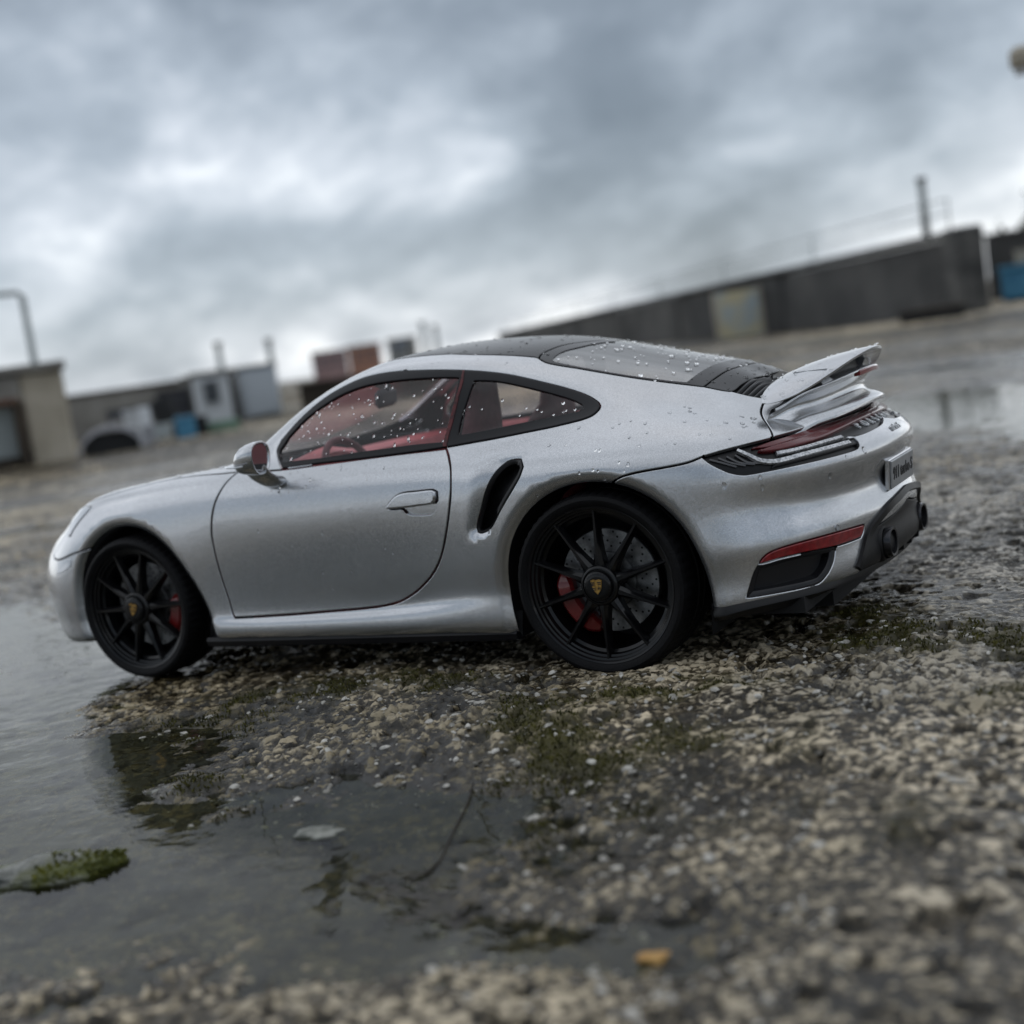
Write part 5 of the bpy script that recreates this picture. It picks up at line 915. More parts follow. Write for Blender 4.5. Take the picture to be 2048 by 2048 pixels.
# raised letters on the dark strip under the red bar
FONT = None
def text_mesh(body, size, depth, spacing=1.0, bold=0.0):
    c = bpy.data.curves.new('lettering', 'FONT'); c.body = body; c.size = size; c.extrude = depth; c.space_character = spacing; c.offset = bold
    c.align_x = 'CENTER'; c.align_y = 'CENTER'
    o = bpy.data.objects.new('lettering', c); COL.objects.link(o)
    dg = bpy.context.evaluated_depsgraph_get(); me = bpy.data.meshes.new_from_object(o.evaluated_get(dg))
    COL.objects.unlink(o); bpy.data.objects.remove(o); return me
def row_at(y0, t0):
    """(s) on the tail where the body line t0 reaches y0 (left half)"""
    ss = np.linspace(19, 23, 400); y = S0(ss, np.full(400, t0))[:, 1]; return float(ss[np.abs(y+abs(y0)).argmin()])
def put_letter(me, name, y, t, parent, m, lift, tilt=0.0):
    s_ = row_at(y, t); p = S(np.array([s_]), np.array([t]))[0]; n = SN(np.array([s_]), np.array([t]))[0]
    if y > 0: p = p*np.array([1, -1, 1]); n = n*np.array([1, -1, 1])
    n = Vector(n); upv = Vector((0, 0, 1)); X = upv.cross(n).normalized(); Y = n.cross(X)
    Mx = Matrix((X, Y, n)).transposed().to_4x4(); Mx.translation = Vector(p)+n*lift
    o = bpy.data.objects.new(name, me.copy()); o.data.transform(Mx); o.data.materials.clear(); o.data.materials.append(m); COL.objects.link(o); o.parent = parent; return o
for i, ch in enumerate('PORSCHE'):
    put_letter(text_mesh(ch, .056, .003, 1, .0012), 'letter', -.216+.072*i, 7.33, lampo, M['white'], -.019)
put_letter(text_mesh('turbo S', .042, .0015), 'model_script', -.03, 6.62, rb, M['sensor'], .002)
# number plate in its shallow recess
pc = np.array([3.408, -.0, .597])
mb = MB(); mb.box((-.19, -.056, -.004), (.19, .056, .005), .004)
Pm = Matrix(((0, 0, 1), (1, 0, 0), (0, 1, 0))).to_4x4(); tilt = Matrix.Rotation(math.radians(5), 4, 'Y')
Pm = Matrix.Translation(Vector(pc)) @ tilt @ Pm
plate = mb.build('number_plate', M['plate'], car, angle=30); plate.data.transform(Pm)
me = text_mesh('911 turbo S', .070, .0012, 1.0, .0008); me.transform(Pm @ Matrix.Translation((-.0, 0, .006))); me.materials.clear(); link('plate_lettering', me, M['ink'], plate)
mb = MB(); mb.box((-.196, -.061, -.022), (.196, .061, -.003), .004); o = mb.build('plate_holder', PAINT, car, angle=30); o.data.transform(Pm)
# diffuser, lower lip and exhausts
panel('diffuser', [(DIFF+[(23, 0)], 1)], M['black'], car, gap=.003, lift=-.004, depth=.02)
ribbon('rear_lower_lip', [(17.72, .75), (18.5, .95), (19.4, 1.02), (20.2, .95), (20.8, .72), (21.6, .6), (22.4, .55), (23, .55)], .052, M['black'], car, lift=.006, thick=.03)
ribbon('diffuser_blade', [(21.0, 1.5), (21.4, 3.0), (21.9, 3.75), (22.5, 4.0), (23, 4.1)], .032, M['black'], car, lift=.004, thick=.03)
for k in (-1, 1):
    ex = empty_c = None
    mb = MB(); rings = []
    def sq(a, ry, rz): c, s_ = math.cos(a), math.sin(a); f = (abs(c)**2.4+abs(s_)**2.4)**(-1/2.4); return c*f*ry, s_*f*rz
    for x, ry, rz in ((3.26, .062, .055), (3.385, .066, .058), (3.408, .066, .058), (3.416, .063, .055), (3.414, .054, .046), (3.32, .050, .042)):
        rings.append([(x, k*.275+a, .350+b) for a, b in (sq(2*math.pi*i/40, ry, rz) for i in range(40))])
    mb.loft(rings, True, False, True); mb.build('exhaust_tip', M['chrome'], car, angle=50)
    mb = MB(); rings = []
    for x, ry, rz in ((3.20, .100, .085), (3.34, .096, .080), (3.375, .090, .074), (3.388, .078, .064)):
        rings.append([(x, k*.275+a, .350+b) for a, b in (sq(2*math.pi*i/40, ry, rz) for i in range(40))])
    mb.loft(rings, True, True, False); mb.build('exhaust_shroud', M['black'], car, angle=50)
for y in (-.2, -.07, .07, .2):
    mb = MB(); mb.loft([[(3.1, y-.008, .2), (3.1, y+.008, .2), (3.1, y+.008, .28), (3.1, y-.008, .28)], [(3.40, y-.006, .28), (3.40, y+.006, .28), (3.41, y+.006, .38), (3.41, y-.006, .38)]], True, True, True)
    mb.build('diffuser_fin', M['black'], car)
# sill blades, arch liners, underbody
for k in (-1, 1):
    mb = MB(); rings = []
    for x, y, z in ((.40, .885, .188), (.8, .875, .184), (1.3, .865, .182), (1.8, .873, .184), (2.04, .888, .188)):
        rings.append([(x, k*(y-.06), z+.01), (x, k*(y+.002), z+.002), (x, k*(y+.012), z-.014), (x, k*(y+.004), z-.038), (x, k*(y-.06), z-.05)])
    mb.loft(rings, True, True, True); mb.build('sill_blade', M['trim'], car, angle=40)
    for x0, r, name in ((.03, .40, 'arch_liner'), (2.465, .452, 'arch_liner')):
        mb = MB(); w = .90 if x0 < 1 else .93
        rings = [[(x0+(r+(.09 if a > -.2 and a < 3.34 else .0))*math.cos(a), k*(w-.075), .35+max((r+.09)*math.sin(a)*.97, -.09))]+[(x0+r*math.cos(a), k*y, .35+r*math.sin(a)*.97) for y in (w-.045, w-.12, .45)] for a in (math.radians(v) for v in range(-28, 209, 6))]
        mb.loft(rings, False); mb.add([(x0-r, k*.45, .15), (x0+r, k*.45, .15), (x0+r, k*.45, .8), (x0-r, k*.45, .8)], [(0, 1, 2, 3)])
        mb.build(name, M['shell'], car, smooth=True)
mb = MB(); mb.box((.46, -.85, .135), (2.0, .85, .20)); mb.box((-.78, -.44, .14), (.5, .44, .30)); mb.box((1.98, -.44, .14), (3.2, .44, .32)); mb.box((2.93, -.80, .20), (3.2, .80, .26)); mb.box((-.7, -.7, .17), (-.45, .7, .22))
mb.build('underbody', M['shell'], car)
# grille slats of the engine deck
panel('grille_bed', [(GRILLE, 1)], M['shell'], car, gap=-.004, lift=-.035, rnd=0, flange=False)
for i in range(14):
    x = 2.812+i*.0205; mb = MB(); rings = []
    for j in range(25):
        y = -.455+.91*j/24; xx = x-.05*(y/.455)**2*0; z = z_at(xx, y)-.004
        rings.append([(xx-.0036, y, z-.016), (xx-.0034, y, z-.001), (xx+.0030, y, z+.001), (xx+.0036, y, z-.016)])
    mb.loft(rings, True, True, True); mb.build('grille_slat', M['slat'], deck, angle=40)
# engine lid with the fixed riser under the wing (left half sections -> mirrored)
YS = [-.685, -.66, -.60, -.50, -.38, -.24, -.10, 0]
def interp(tab, y): 
    t_ = np.array(tab); u = t_[:, 0]**2; w_ = np.where(u < .01, 2, 1.); return np.array([np.polyval(np.polyfit(u, t_[:, c], 3, w=w_), y*y) for c in range(1, t_.shape[1])])
LIP = [(0, 3.348, .896), (.08, 3.344, .892), (.216, 3.322, .881), (.40, 3.265, .866), (.534, 3.200, .855), (.666, 3.118, .838), (.70, 3.09, .835)]
SHE = [(0, 3.300, .922), (.113, 3.297, .916), (.29, 3.27, .902), (.42, 3.222, .893), (.516, 3.17, .888), (.60, 3.12, .884), (.66, 3.09, .882), (.70, 3.075, .88)]
RIB = [(0, 3.268, .938), (.16, 3.262, .930), (.36, 3.205, .916), (.508, 3.142, .915), (.60, 3.09, .915), (.70, 3.04, .915)]
RIT = [(0, 3.332, 1.022), (.137, 3.320, 1.010), (.337, 3.268, .994), (.516, 3.178, .972), (.60, 3.115, .955), (.70, 3.045, .952)]
def lidsec(y):
    lx, lz = interp(LIP, y); sx, sz = interp(SHE, y); bx, bz = interp(RIB, y); tx, tz = interp(RIT, y)
    P = [(lx-.05, lz-.018), (lx-.012, lz-.014), (lx, lz-.006), (lx-.002, lz+.006), (lx*.8+sx*.2-.004, lz*.6+sz*.4+.004), (sx+.006, sz-.001), (sx-.012, sz+.004), (bx, bz),
         (bx-.004, bz+(tz-bz)*.35), (bx+(tx-bx)*.35, bz+(tz-bz)*.72), (tx-.004, tz-.004), (tx, tz), (tx-.010, tz+.006), (tx-.09, tz+.002), (tx-.16, tz-.03)]
    k = sm((abs(y)-.38)/.205); P = [(x if i < 10 else tx+(x-tx)*(1-.8*k), z) for i, (x, z) in enumerate(P)]; return [(x-.02*k, y, z-.030*k**3) for x, z in P]
ys = np.concatenate([-np.linspace(.585, 0, 40), np.linspace(0, .585, 40)[1:]])
def smooth_sec(P, n=4):
    P = np.array(P); out = [P[0], P[1], P[2]]
    for i in range(2, len(P)-1):
        p0, p1, p2, p3 = P[i-1] if i > 2 else P[i], P[i], P[i+1], P[min(i+2, len(P)-1)]
        if i == 10: p3 = p2
        if i == 11: p0 = p1
        for j in range(1, n+1):
            u = j/n; out.append(.5*((2*p1)+(-p0+p2)*u+(2*p0-5*p1+4*p2-p3)*u*u+(-p0+3*p1-3*p2+p3)*u**3))
    return out
mb = MB(); mb.loft([smooth_sec(lidsec(y)) for y in ys], False)
lido = panel('engine_lid', [(lid, 1)], PAINT, car, gap=.003, depth=.015)
mb.build('spoiler_base', PAINT, lido, angle=60)
mb = MB(); rings = []
for y in np.linspace(-.15, .15, 16):
    tx, tz = interp(RIT, y); rings.append([(tx-.02, y, tz-.008-.012), (tx+.0035, y, tz-.004-.014), (tx+.0045, y, tz-.002), (tx-.002, y, tz+.004), (tx-.02, y, tz+.002)])
mb.loft(rings, True, True, True); mb.build('third_brake_light', M['refl'], lido, angle=40)
# raised wing blade
TE = [(0, 3.362, 1.098), (.132, 3.348, 1.085), (.282, 3.306, 1.058), (.424, 3.236, 1.010), (.513, 3.176, .976), (.58, 3.122, .961), (.615, 3.09, .957)]
LE = [(0, 3.035, 1.030), (.20, 3.035, 1.028), (.40, 3.035, 1.010), (.50, 3.04, .990), (.57, 3.05, .975), (.615, 3.072, .962)]
def wingsec(y):
    tx, tz = interp(TE, y); lx, lz = interp(LE, y); c = tx-lx; h = .022*min(1, c/.2)
    nx, nz = -(tz-lz), c; L = math.hypot(nx, nz)+1e-6; nx /= L; nz /= L
    up_ = [(.0, 0), (.04, .45), (.15, .85), (.35, 1.05), (.6, .95), (.85, .6), (.97, .30), (1.0, .05), (.985, -.35), (.85, -.45), (.5, -.6), (.2, -.55), (.04, -.35)]
    return [(lx+c*u+nx*h*v*1.0, y, lz+(tz-lz)*u+nz*h*v) for u, v in up_]
ysw = np.concatenate([-np.linspace(.615, 0, 36)**1.0, np.linspace(0, .615, 36)[1:]])
mb = MB(); mb.loft([wingsec(y) for y in ysw], True, True, True)
wing = mb.build('rear_wing', PAINT, car, angle=55)
for k in (-1, 1):
    mb = MB(); rings = []
    for u in np.linspace(0, 1, 8):
        y0 = k*(.30+.0*u); z = .99+.06*u; rings.append([(3.10+.02*u, y0-k*.05, z), (3.22+.03*u, y0-k*.05, z), (3.22+.03*u, y0+k*.05, z), (3.10+.02*u, y0+k*.05, z)])
    mb.loft(rings, True, True, True); mb.build('wing_support', M['sensor'], wing)
mb = MB(); rings = []
for y in np.linspace(-.50, .50, 30):
    tx, tz = interp(RIT, y); wx, wz = interp(TE, y)
    rings.append([(tx-.075, y, tz-.01), (tx-.10, y, tz+(wz-tz)*.8), (tx-.12, y, tz+(wz-tz)*.3), (tx-.12, y, tz-.02)])
mb.loft(rings, True, True, True); mb.build('wing_gap_shade', M['black'], wing)  # black filler put in to darken the shaded gap between wing and riser
# ------------------------------------------------------------------ wheels
def make_wheel(name, x, y, R, Rr, width, cal0, cal1, Rd):
    """wheel in its own frame: axle along y, outer face towards -y"""
    e_ = None
    mb = MB()                                                           # rim barrel with stepped lip
    prof = [(Rr+.004, .012), (Rr+.006, -.002), (Rr+.001, -.006), (Rr-.006, -.003), (Rr-.009, .008), (Rr-.017, .010), (Rr-.020, .020), (Rr-.028, .022), (Rr-.032, .040), (Rr-.044, .046), (Rr-.05, .09), (Rr-.052, width-.04), (Rr+.002, width-.01)]
    mb.lathe(prof, 96); w = mb.build(name, M['rim'], car, angle=35)
    mb = MB(); tp = []                                                  # tyre
    H = R-Rr
    side = [(Rr-.002, .016), (Rr+.002, -.004), (Rr+H*.22, -.013), (Rr+H*.50, -.016), (Rr+H*.74, -.010), (Rr+H*.90, .006)]
    crown = [(R-.004, .018), (R-.001, .034), (R, .06), (R, .10), (R-.010, .104), (R-.010, .114), (R, .118), (R, .158), (R-.010, .162), (R-.010, .172), (R, .176), (R, width-.05), (R-.006, width-.02), (Rr+H*.5, width+.004), (Rr, width-.02)]
    seg = 180; rings = []
    for i in range(seg):
        a = 2*math.pi*i/seg; g = 1 if i % 3 == 0 else 0
        pr = side+[(r-(.007 if g and j < 3 else 0), yy) for j, (r, yy) in enumerate(crown)]
        pr[5] = (pr[5][0]-(.004 if g else 0), pr[5][1]+(.003 if g else 0))
        rings.append([(r*math.cos(a), yy, r*math.sin(a)) for r, yy in pr])
    mb.loft(rings, False, loop=True); ty = mb.build('tyre', M['rubber'], w, angle=32)
    def spoke(a, side_):
        mb = MB(); rings = []
        for u, wd, yf, dp in ((.055, .062, .006, .05), (.085, .050, .002, .05), (.12, .036, .004, .045), (.17, .029, .006, .04), (.22, .026, .008, .036), (Rr-.035, .022, .010, .03), (Rr-.014, .020, .009, .022)):
            c, s_ = math.cos(a), math.sin(a)
            def P(off, yy): return (u*c-off*s_, yy, u*s_+off*c)
            h = wd/2
            rings.append([P(-h, yf+dp), P(-h*.86, yf+.012), P(-h*.34, yf), P(h*.34, yf), P(h*.86, yf+.012), P(h, yf+dp)])
        mb.loft(rings, True, True, True); return mb.build('spoke', M['rim'], w, angle=28)
    for i in range(10): spoke(math.radians(88+36*i), 0)
    for i in range(5):                                                  # webs that tie neighbouring spokes into pairs
        a0 = math.radians(268+72*i); mb = MB(); rings = []
        for k in range(7):
            a = a0+math.radians(36)*k/6; r1 = .098-.020*math.sin(math.pi*k/6)
            rings.append([(.05*math.cos(a), .012, .05*math.sin(a)), (r1*math.cos(a), .012, r1*math.sin(a)), ((r1+.006)*math.cos(a), .022, (r1+.006)*math.sin(a)), ((r1+.004)*math.cos(a), .05, (r1+.004)*math.sin(a))])
        mb.loft(rings, False); mb.build('spoke_web', M['rim'], w, angle=40)
    mb = MB(); mb.lathe([(.080, .05), (.080, .004), (.076, -.004), (.070, -.008), (.066, -.008), (.063, -.004), (.060, -.004), (.057, -.016), (.050, -.020), (.036, -.021), (.0002, -.0215)], 60)
    for i in range(30):
        a = 2*math.pi*i/30; c, s_ = math.cos(a), math.sin(a); V = []
        for rr, yy in ((.0505, -.021), (.0545, -.0185), (.0545, -.012), (.0505, -.0145)):
            for o in (-.0028, .0028): V.append((rr*c-o*s_, yy, rr*s_+o*c))
        mb.add(V, [(0, 1, 3, 2), (0, 2, 4, 6)[:3]+(6,), (2, 3, 5, 4), (0, 1, 7, 6), (1, 3, 5, 7)])
    hub = mb.build('hub_nut', M['rim'], w, angle=35)
    # crest shield on the nut
    def shield(sx, sz, n=14):
        P = [(-sx, sz*.86), (-sx*.5, sz*.97), (0, sz*.9), (sx*.5, sz*.97), (sx, sz*.86)]
        for i in range(1, n): 
            u = i/n; P.append((sx*(1-u**2.3)*(1-.06*math.sin(u*6)), sz*(.86-1.82*u)))
        P.append((0, -sz))
        for i in range(n-1, 0, -1):
            u = i/n; P.append((-sx*(1-u**2.3)*(1-.06*math.sin(u*6)), sz*(.86-1.82*u)))
        return P
    def plate_(P, y0, y1): 
        m_ = MB(); n = len(P); m_.loft([[(a, y0, b) for a, b in P], [(a, y1, b) for a, b in P]], True, False, True); return m_
    cr = plate_(shield(.0235, .030), -.018, -.0245).build('wheel_crest', M['gold'], w, angle=30)
    for (x0, z0, x1, z1) in ((.002, .014, .0195, .0185), (.002, .006, .0195, .0095), (-.0195, -.0030, -.002, .0005), (-.0165, -.0105, -.002, -.0070), (-.012, -.018, -.002, -.0145)):
        pass
    bars = MB()
    for (x0, z0, x1, z1) in ((.003, .016, .020, .0195), (.003, .009, .020, .0125), (-.020, -.006, -.004, -.0025), (-.017, -.0125, -.004, -.009)):
        bars.box((x0, -.0255, z0), (x1, -.0240, z1))
    for (x0, z0, x1, z1) in ((-.020, .005, -.015, .020), (-.012, .005, -.008, .020), (.004, -.010, .008, -.001), (.011, -.010, .015, -.001)): bars.box((x0, -.0255, z0), (x1, -.0240, z1))
    bars.build('crest_bars', M['ink'], w)
    plate_([(a, b+.001) for a, b in shield(.0085, .0105, 8)], -.0240, -.0262).build('crest_centre', M['gold'], w)
    # brake disc, drilled, and caliper
    mb = MB(); mb.lathe([(Rd, .125), (Rd, .105), (Rd-.003, .102), (Rd*.56, .102), (Rd*.54, .095), (.06, .09), (.06, .13)], 72); dsc = mb.build('brake_disc', M['disc'], w, angle=30)
    mb = MB()
    for i in range(18):
        for j, rr in enumerate((.66, .76, .86, .94)):
            a = 2*math.pi*(i/18+j*.017); cx, cz = Rd*rr*math.cos(a), Rd*rr*math.sin(a)
            V = [(cx, .1012, cz)]+[(cx+.0048*math.cos(b), .1012, cz+.0048*math.sin(b)) for b in (2*math.pi*k/8 for k in range(8))]
            mb.add(V, [(0, 1+k, 1+(k+1) % 8) for k in range(8)])
    tag(mb.build('drill_holes', M['hole'], w), kind='stuff')
    mb = MB(); rings = []
    for k in range(15):
        a = math.radians(cal0+(cal1-cal0)*k/14); f = min(1, .55+min(k, 14-k)*.25)
        r0_, r1_ = Rd*(.98-.26*f), Rd*(.98+.10*f); yy = .10-.040*f
        rings.append([(r*math.cos(a), y_, r*math.sin(a)) for r, y_ in ((r0_, .12), (r0_, yy+.012), (r0_+.012, yy), (r1_-.012, yy), (r1_, yy+.012), (r1_, .13))])
    mb.loft(rings, True, True, True); mb.build('brake_caliper', M['caliper'], w, angle=30)
    mb = MB(); mb.lathe([(Rr-.05, width-.05), (.05, width-.05)], 40); mb.build('wheel_back', M['shell'], w)
    w.location = (x, y, R-.003 if False else R)
    return w
wr = make_wheel('wheel', 2.45, -.928, .361, .305, .30, 170, 252, .205)
wf = make_wheel('wheel', 0.0, -.898, .343, .288, .25, -36, 28, .205)
wf.rotation_euler = (0, math.radians(14), 0)
for src in (wr, wf):
    c = src.copy(); COL.objects.link(c); c.parent = car; c.location = (src.location.x, -src.location.y, src.location.z); c.rotation_euler = (0, 0, math.pi)
    for ch in list(src.children):
        d = ch.copy(); COL.objects.link(d); d.parent = c
# ------------------------------------------------------------------ door mirrors
for k in (1, -1):
    mb = MB(); rings = []; fc = np.array([.955, -.985, .993])
    ax = np.array([math.cos(math.radians(12)), math.sin(math.radians(12)), -.02]); ay = np.array([-math.sin(math.radians(12)), math.cos(math.radians(12)), 0]); az = np.array([.04, 0, 1])
    def oval(d, sy, sz, oz=0, n=36, oy=0):
        out = []
        for i in range(n):
            a = 2*math.pi*i/n; c, s_ = math.cos(a), math.sin(a); f = (abs(c)**2.5+abs(s_)**2.5)**(-1/2.5)
            yy = c*f*sy*.9*(1+.13*s_); zz_ = s_*f*sz
            p = fc+ax*(d*.66)+ay*(yy+oy)+az*(zz_+oz); out.append((p[0], p[1]*k, p[2]))
        return out
    for d, sy, sz, oz in ((-.172, .004, .004, -.022), (-.168, .022, .018, -.021), (-.155, .042, .033, -.018), (-.13, .062, .048, -.012), (-.095, .078, .060, -.006), (-.055, .088, .067, -.002), (-.015, .093, .071, 0), (.012, .094, .072, 0), (.020, .092, .070, 0), (.021, .087, .065, 0), (.010, .082, .060, 0)):
        rings.append(oval(d, sy, sz, oz))
    mb.loft(rings, True, True, False); mo = mb.build('door_mirror', PAINT, car, angle=40)
    mb = MB(); mb.loft([oval(.011, .081, .059), oval(.0105, .04, .03), oval(.0105, .001, .001)], True); mb.build('mirror_glass', M['mirror'], mo, smooth=True)
    mb = MB(); rings = []
    for u, x, y, z, lx, lz in ((0, .90, -.955, .945, .066, .030), (.3, .905, -.935, .918, .062, .030), (.6, .915, -.91, .895, .060, .030), (.85, .92, -.885, .880, .060, .028), (1, .92, -.855, .875, .062, .028)):
        rings.append([(x+lx*math.cos(a), (y-.035*(1-u)*math.sin(a)*0)*k, z+lz*math.sin(a)) for a in (2*math.pi*i/20 for i in range(20))])
    mb.loft(rings, True, True, True); mb.build('mirror_foot', PAINT, mo, angle=40)
    mb = MB(); mb.tube([tuple(np.array(p)*np.array([1, k, 1])) for p in ((.80, -1.015, .972), (.83, -1.05, .968), (.89, -1.078, .968), (.945, -1.085, .972))], .0035, 6); mb.build('mirror_signal_strip', M['lens'], mo)
# black sail panel and cowl
# ------------------------------------------------------------------ interior
mb = MB(); mb.box((.55, -.74, .22), (2.35, .74, .30), .02); inner = mb.build('cabin_floor', M['pink'], car)
for k in (1, -1):
    mb = MB(); mb.loft([[(.75, k*.80, .30), (.75, k*.795, .88), (.75, k*.765, .925), (.75, k*.735, .90), (.75, k*.73, .30)], [(1.85, k*.80, .30), (1.85, k*.79, .89), (1.85, k*.755, .935), (1.85, k*.725, .91), (1.85, k*.73, .30)]], True, True, True)
    mb.build('door_card', M['pink'], car, angle=40)
    mb = MB(); rings = []
    for x, y, z, w_, h in ((1.85, .68, .90, .08, .06), (2.1, .64, .915, .10, .06), (2.4, .55, .93, .14, .05)): rings.append([(x, k*(y-w_), .82), (x, k*(y+w_*.4), .82), (x, k*(y+w_*.4), z-.03), (x, k*y, z), (x, k*(y-w_), z-.02)])
    mb.loft(rings, True, True, True); mb.build('rear_side_panel', M['pink'], car, angle=40)
# dashboard with binnacle
mb = MB(); rings = []
for y in np.linspace(-.74, .74, 25):
    b = .045*math.exp(-((y+.37)/.17)**2); q = .02*(abs(y)/.74)**2
    rings.append([(.40-q+.3*(abs(y)/.74)**2, y, .80), (.47-q+.28*(abs(y)/.74)**2, y, .895-.02*(abs(y)/.74)**2), (.74+q, y, .922+b*.3), (.84, y, .925+b), (.90, y, .905+b*.8), (.915, y, .86+b*.3), (.88, y, .62), (.62, y, .6)])
mb.loft(rings, True, True, True); mb.build('dashboard', M['pink'], car, angle=50)
mb = MB(); cst = Vector((.985, -.37, .835)); axd = Vector((1, 0, .42)).normalized(); u_ = Vector((0, 1, 0)); v_ = axd.cross(u_)
mb.tube([tuple(cst+u_*.172*math.cos(a)+v_*.172*math.sin(a)) for a in (2*math.pi*i/40 for i in range(40))], .017, 10, closed=True)
for a in (math.radians(180+20), math.radians(-20), math.radians(90 if v_.z < 0 else 270)): mb.tube([tuple(cst-axd*.02), tuple(cst+u_*.165*math.cos(a)+v_*.165*math.sin(a))], .014, 8)
sw = mb.build('steering_wheel', M['seat'], car, smooth=True)
mb = MB(); mb.tube([tuple(cst-axd*.01), tuple(cst-axd*.2)], .05, 14); mb.build('steering_column', M['grey'], sw, smooth=True)
mb = MB(); mb.box((-.02, -.14, -.045), (.02, .14, .045), .018); im = mb.build('interior_mirror', M['grey'], car, angle=40); im.location = (.98, -.0, 1.150); im.rotation_euler = (0, .15, .3)
mb = MB(); mb.tube([(0, 0, .02), (.01, 0, .11)], .012, 8); mb.build('mirror_stalk', M['grey'], im)
for k in (-1, 1):
    mb = MB(); rings = []
    prof = [(1.72, .42, .19, .05), (1.735, .55, .235, .06), (1.75, .70, .24, .065), (1.77, .84, .235, .06), (1.785, .95, .20, .055), (1.795, 1.02, .145, .05), (1.805, 1.10, .125, .048), (1.815, 1.165, .112, .042), (1.82, 1.195, .09, .03), (1.822, 1.205, .05, .012)]
    for x, z, hw, d in prof:
        r = []
        for i in range(20):
            a = 2*math.pi*i/20; c, s_ = math.cos(a), math.sin(a); f = (abs(c)**3+abs(s_)**3)**(-1/3)
            r.append((x-.08+s_*f*d-(.05*(abs(c)**3) if z < .98 else 0), k*.375+c*f*hw, z))
        rings.append(r)
    mb.loft(rings, True, True, True)
    st = mb.build('front_seat', M['seat'], car, angle=60)
    mb = MB(); rings = []
    for x, z, hw in ((1.18, .44, .20), (1.22, .50, .245), (1.45, .49, .25), (1.66, .47, .24), (1.72, .43, .22)): rings.append([(x, k*.375-hw, .30), (x, k*.375-hw, z+.03), (x, k*.375-hw*.6, z), (x, k*.375+hw*.6, z), (x, k*.375+hw, z+.03), (x, k*.375+hw, .30)])
    mb.loft(rings, True, True, True); mb.build('seat_cushion', M['leather'], st, angle=50)
    mb = MB(); rings = []
    for x, z, hw, d in ((2.10, .50, .22, .06), (2.17, .70, .235, .06), (2.24, .88, .22, .055), (2.275, .97, .18, .045), (2.29, 1.01, .12, .02)):
        rings.append([(x+s_*d, k*.33+c*hw, z) for c, s_ in ((math.cos(2*math.pi*i/16), math.sin(2*math.pi*i/16)) for i in range(16))])
    mb.loft(rings, True, True, True); mb.build('rear_seat', M['leather'], car, angle=60)
mb = MB(); mb.box((1.0, -.12, .30), (1.8, .12, .52), .03); mb.build('centre_console', M['leather'], car, angle=40)
mb = MB(); mb.loft([[(2.30, -.43, .80), (2.30, .43, .80), (2.34, .60, .90), (2.34, -.60, .90)], [(2.62, -.43, .80), (2.62, .43, .80), (2.66, .5, .93), (2.66, -.5, .93)]], True, True, True); mb.build('parcel_shelf', M['pink'], car)
# headlining and window pillars inside
V, Nn, Fc = panel_data([([(10.4, 13), (10.4, 11.4), (10.9, 10.5), (12, 10.25), (13.4, 10.25), (14.4, 10.6), (14.5, 11.6), (14.7, 13)], 1)], gap=0, lift=-.035, flange=False)
V2, N2, F2 = mir(V, Nn, Fc)
link('headlining', mesh('headlining', np.vstack([V, V2]), Fc+[tuple(i+len(V) for i in f) for f in F2], True), M['grey'], car)
for nm, q in (('pillar_lining', [(9.30, 9.2), (9.25, 9.5), (9.5, 10.0), (10.2, 10.7), (10.5, 11.1), (10.3, 11.05), (9.5, 10.6), (8.9, 10.2), (8.6, 9.6), (8.7, 8.7), (9.2, 8.3)]),
              ('pillar_lining', [(12.80, 8.25), (13.05, 8.25), (13.12, 9.0), (13.2, 9.9), (13.25, 10.6), (12.9, 10.6), (12.92, 9.9), (12.82, 9.0)]),
              ('pillar_lining', [(14.0, 10.0), (15.2, 9.75), (15.9, 9.2), (16.2, 8.9), (15.8, 8.5), (16.6, 8.6), (17.4, 9.5), (17.0, 10.7), (15.4, 10.75), (14.4, 10.8)])):
    V, Nn, Fc = panel_data([(q, 1)], gap=0, lift=-.04, flange=False)
    for k in (1, -1):
        a = (V, Nn, Fc) if k > 0 else mir(V, Nn, Fc)
        link(nm, mesh(nm, a[0], a[2], True), M['black'], car)
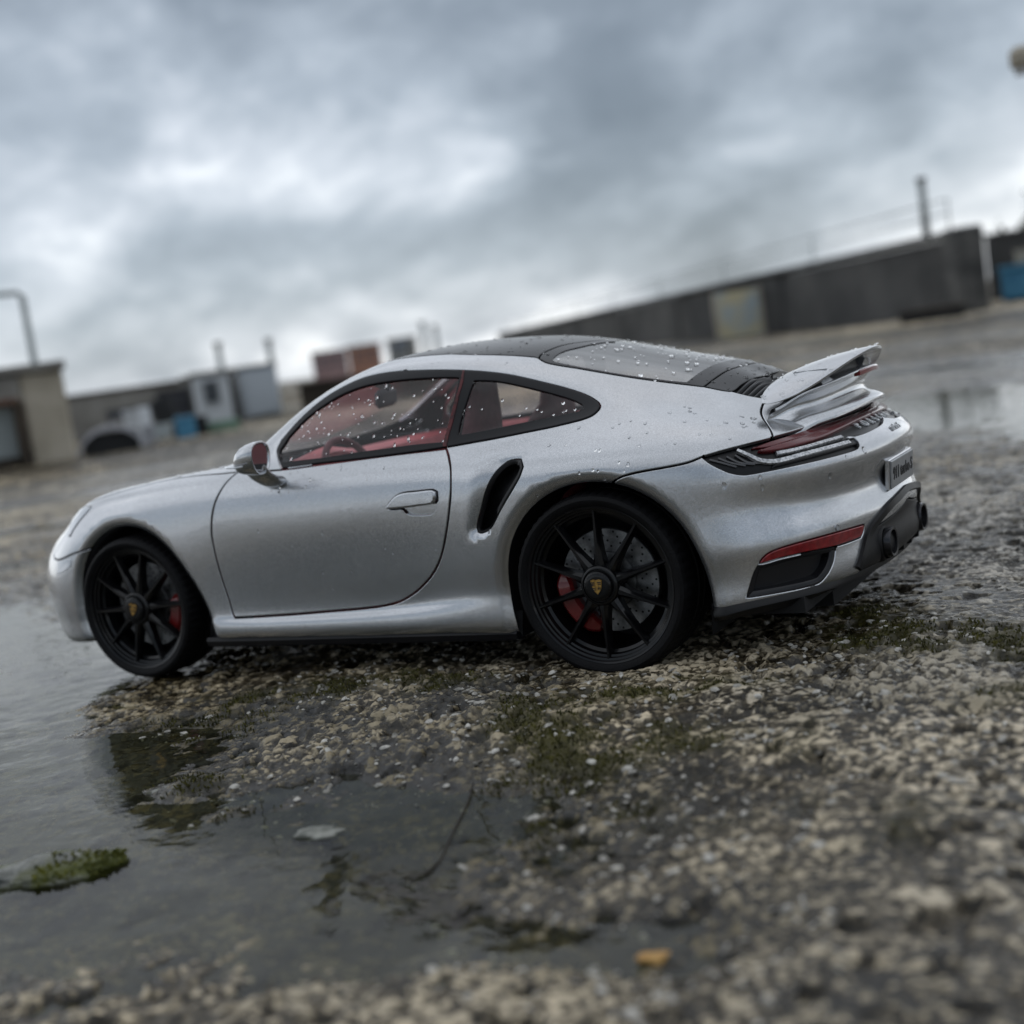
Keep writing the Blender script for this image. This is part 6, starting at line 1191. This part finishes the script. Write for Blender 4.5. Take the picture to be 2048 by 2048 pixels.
# ------------------------------------------------------------------ rain drops standing on paint and glass
WATER = mat('rain_drop_water', (1, 1, 1), .0, trans=1.0, ior=1.333)
rng = np.random.RandomState(3)
def drops(regions):
    mb = MB(); cnt = 0
    for (poly, n, r0_, r1_, stretch, side) in regions:
        P = np.array(poly); lo, hi = P.min(0), P.max(0); got = 0; tries = 0
        while got < n and tries < 60:
            q = lo+(hi-lo)*rng.rand(200, 2); q = q[inside(q, P)][:n-got]; tries += 1
            if not len(q): continue
            X = S(q[:, 0], q[:, 1]); Nn = SN(q[:, 0], q[:, 1])
            for p, nn in zip(X, Nn):
                if side == 'both' and rng.rand() < .5: p = p*np.array([1, -1, 1]); nn = nn*np.array([1, -1, 1])
                r = r0_+(r1_-r0_)*rng.rand()**2.2; nn = nn/np.linalg.norm(nn)
                dn = np.array([0, 0, -1.])+nn*nn[2]; L = np.linalg.norm(dn)
                t1 = dn/L if L > .15 else np.array([1, 0, 0])-nn*nn[0]; t1 /= np.linalg.norm(t1); t2 = np.cross(nn, t1)
                st = 1+stretch*rng.rand(); wob = rng.rand(10)*.3+.85; rings = []
                for u, h in ((1.0, -.06), (.98, .12), (.82, .34), (.5, .50), (.18, .56)):
                    rings.append([p+(t1*math.cos(a)*st*(1+.15*math.cos(a))+t2*math.sin(a))*r*u*wob[i % 10]+nn*r*h for i, a in enumerate(2*math.pi*i/10 for i in range(10))])
                mb.loft(rings, True, True, True); got += 1; cnt += 1
    return mb
mb = drops([(ROOF, 110, .003, .0095, .3, 'both'), (rear_screen, 170, .003, .010, .5, 'both'), (DECK, 34, .003, .010, .5, 'both'),
            (GF, 105, .0022, .0058, 1.8, 'left'), (GR, 16, .004, .010, .6, 'left'),
            ([(15.2, 7.0), (18.6, 7.3), (19.4, 8.6), (17.5, 9.6), (16.3, 8.6), (15.0, 7.8)], 34, .005, .0105, .5, 'left'),
            ([(9.7, 6.6), (11.2, 6.6), (12.4, 7.6), (11.5, 7.75), (9.8, 7.7)], 30, .003, .007, 1.6, 'left'),
            ([(4.6, 7.6), (8.3, 8.2), (8.1, 12.5), (3.5, 12.5)], 160, .005, .012, .3, 'both'),
            ([(12.2, 10.2), (13.6, 10.3), (14.1, 10.5), (13, 10.9), (11.5, 10.9)], 10, .003, .006, .3, 'left'),
            ([(17.8, 5.6), (21.5, 5.6), (21.5, 6.3), (18.6, 6.2)], 6, .005, .010, 1.0, 'left'), ([(10, 3.5), (13, 3.5), (13.4, 6), (9.5, 6)], 14, .0025, .005, 1.6, 'left'), ([(14.3, 5.8), (16, 6.8), (18.5, 7), (17.5, 6.8), (16, 6.3)], 8, .004, .008, .6, 'left')])
for u in range(70):
    y = rng.uniform(-.58, .58); v = rng.rand(); tx, tz = interp(TE, y); lx, lz = interp(LE, y); f = v**.8
    p = np.array([lx+(tx-lx)*f, y, lz+(tz-lz)*f+.022*min(1, (tx-lx)/.2)*(1.05-.9*abs(f-.4)**1.3*1.2)]); r = rng.uniform(.003, .0075); rings = []
    for q, h in ((1, -.1), (.85, .4), (.5, .6), (.15, .66)): rings.append([p+np.array([math.cos(a)*r*q, math.sin(a)*r*q, h*r]) for a in (2*math.pi*i/9 for i in range(9))])
    mb.loft(rings, True, True, True)
dr = mb.build('rain_drops', WATER, car, smooth=True); dr['kind'] = 'stuff'
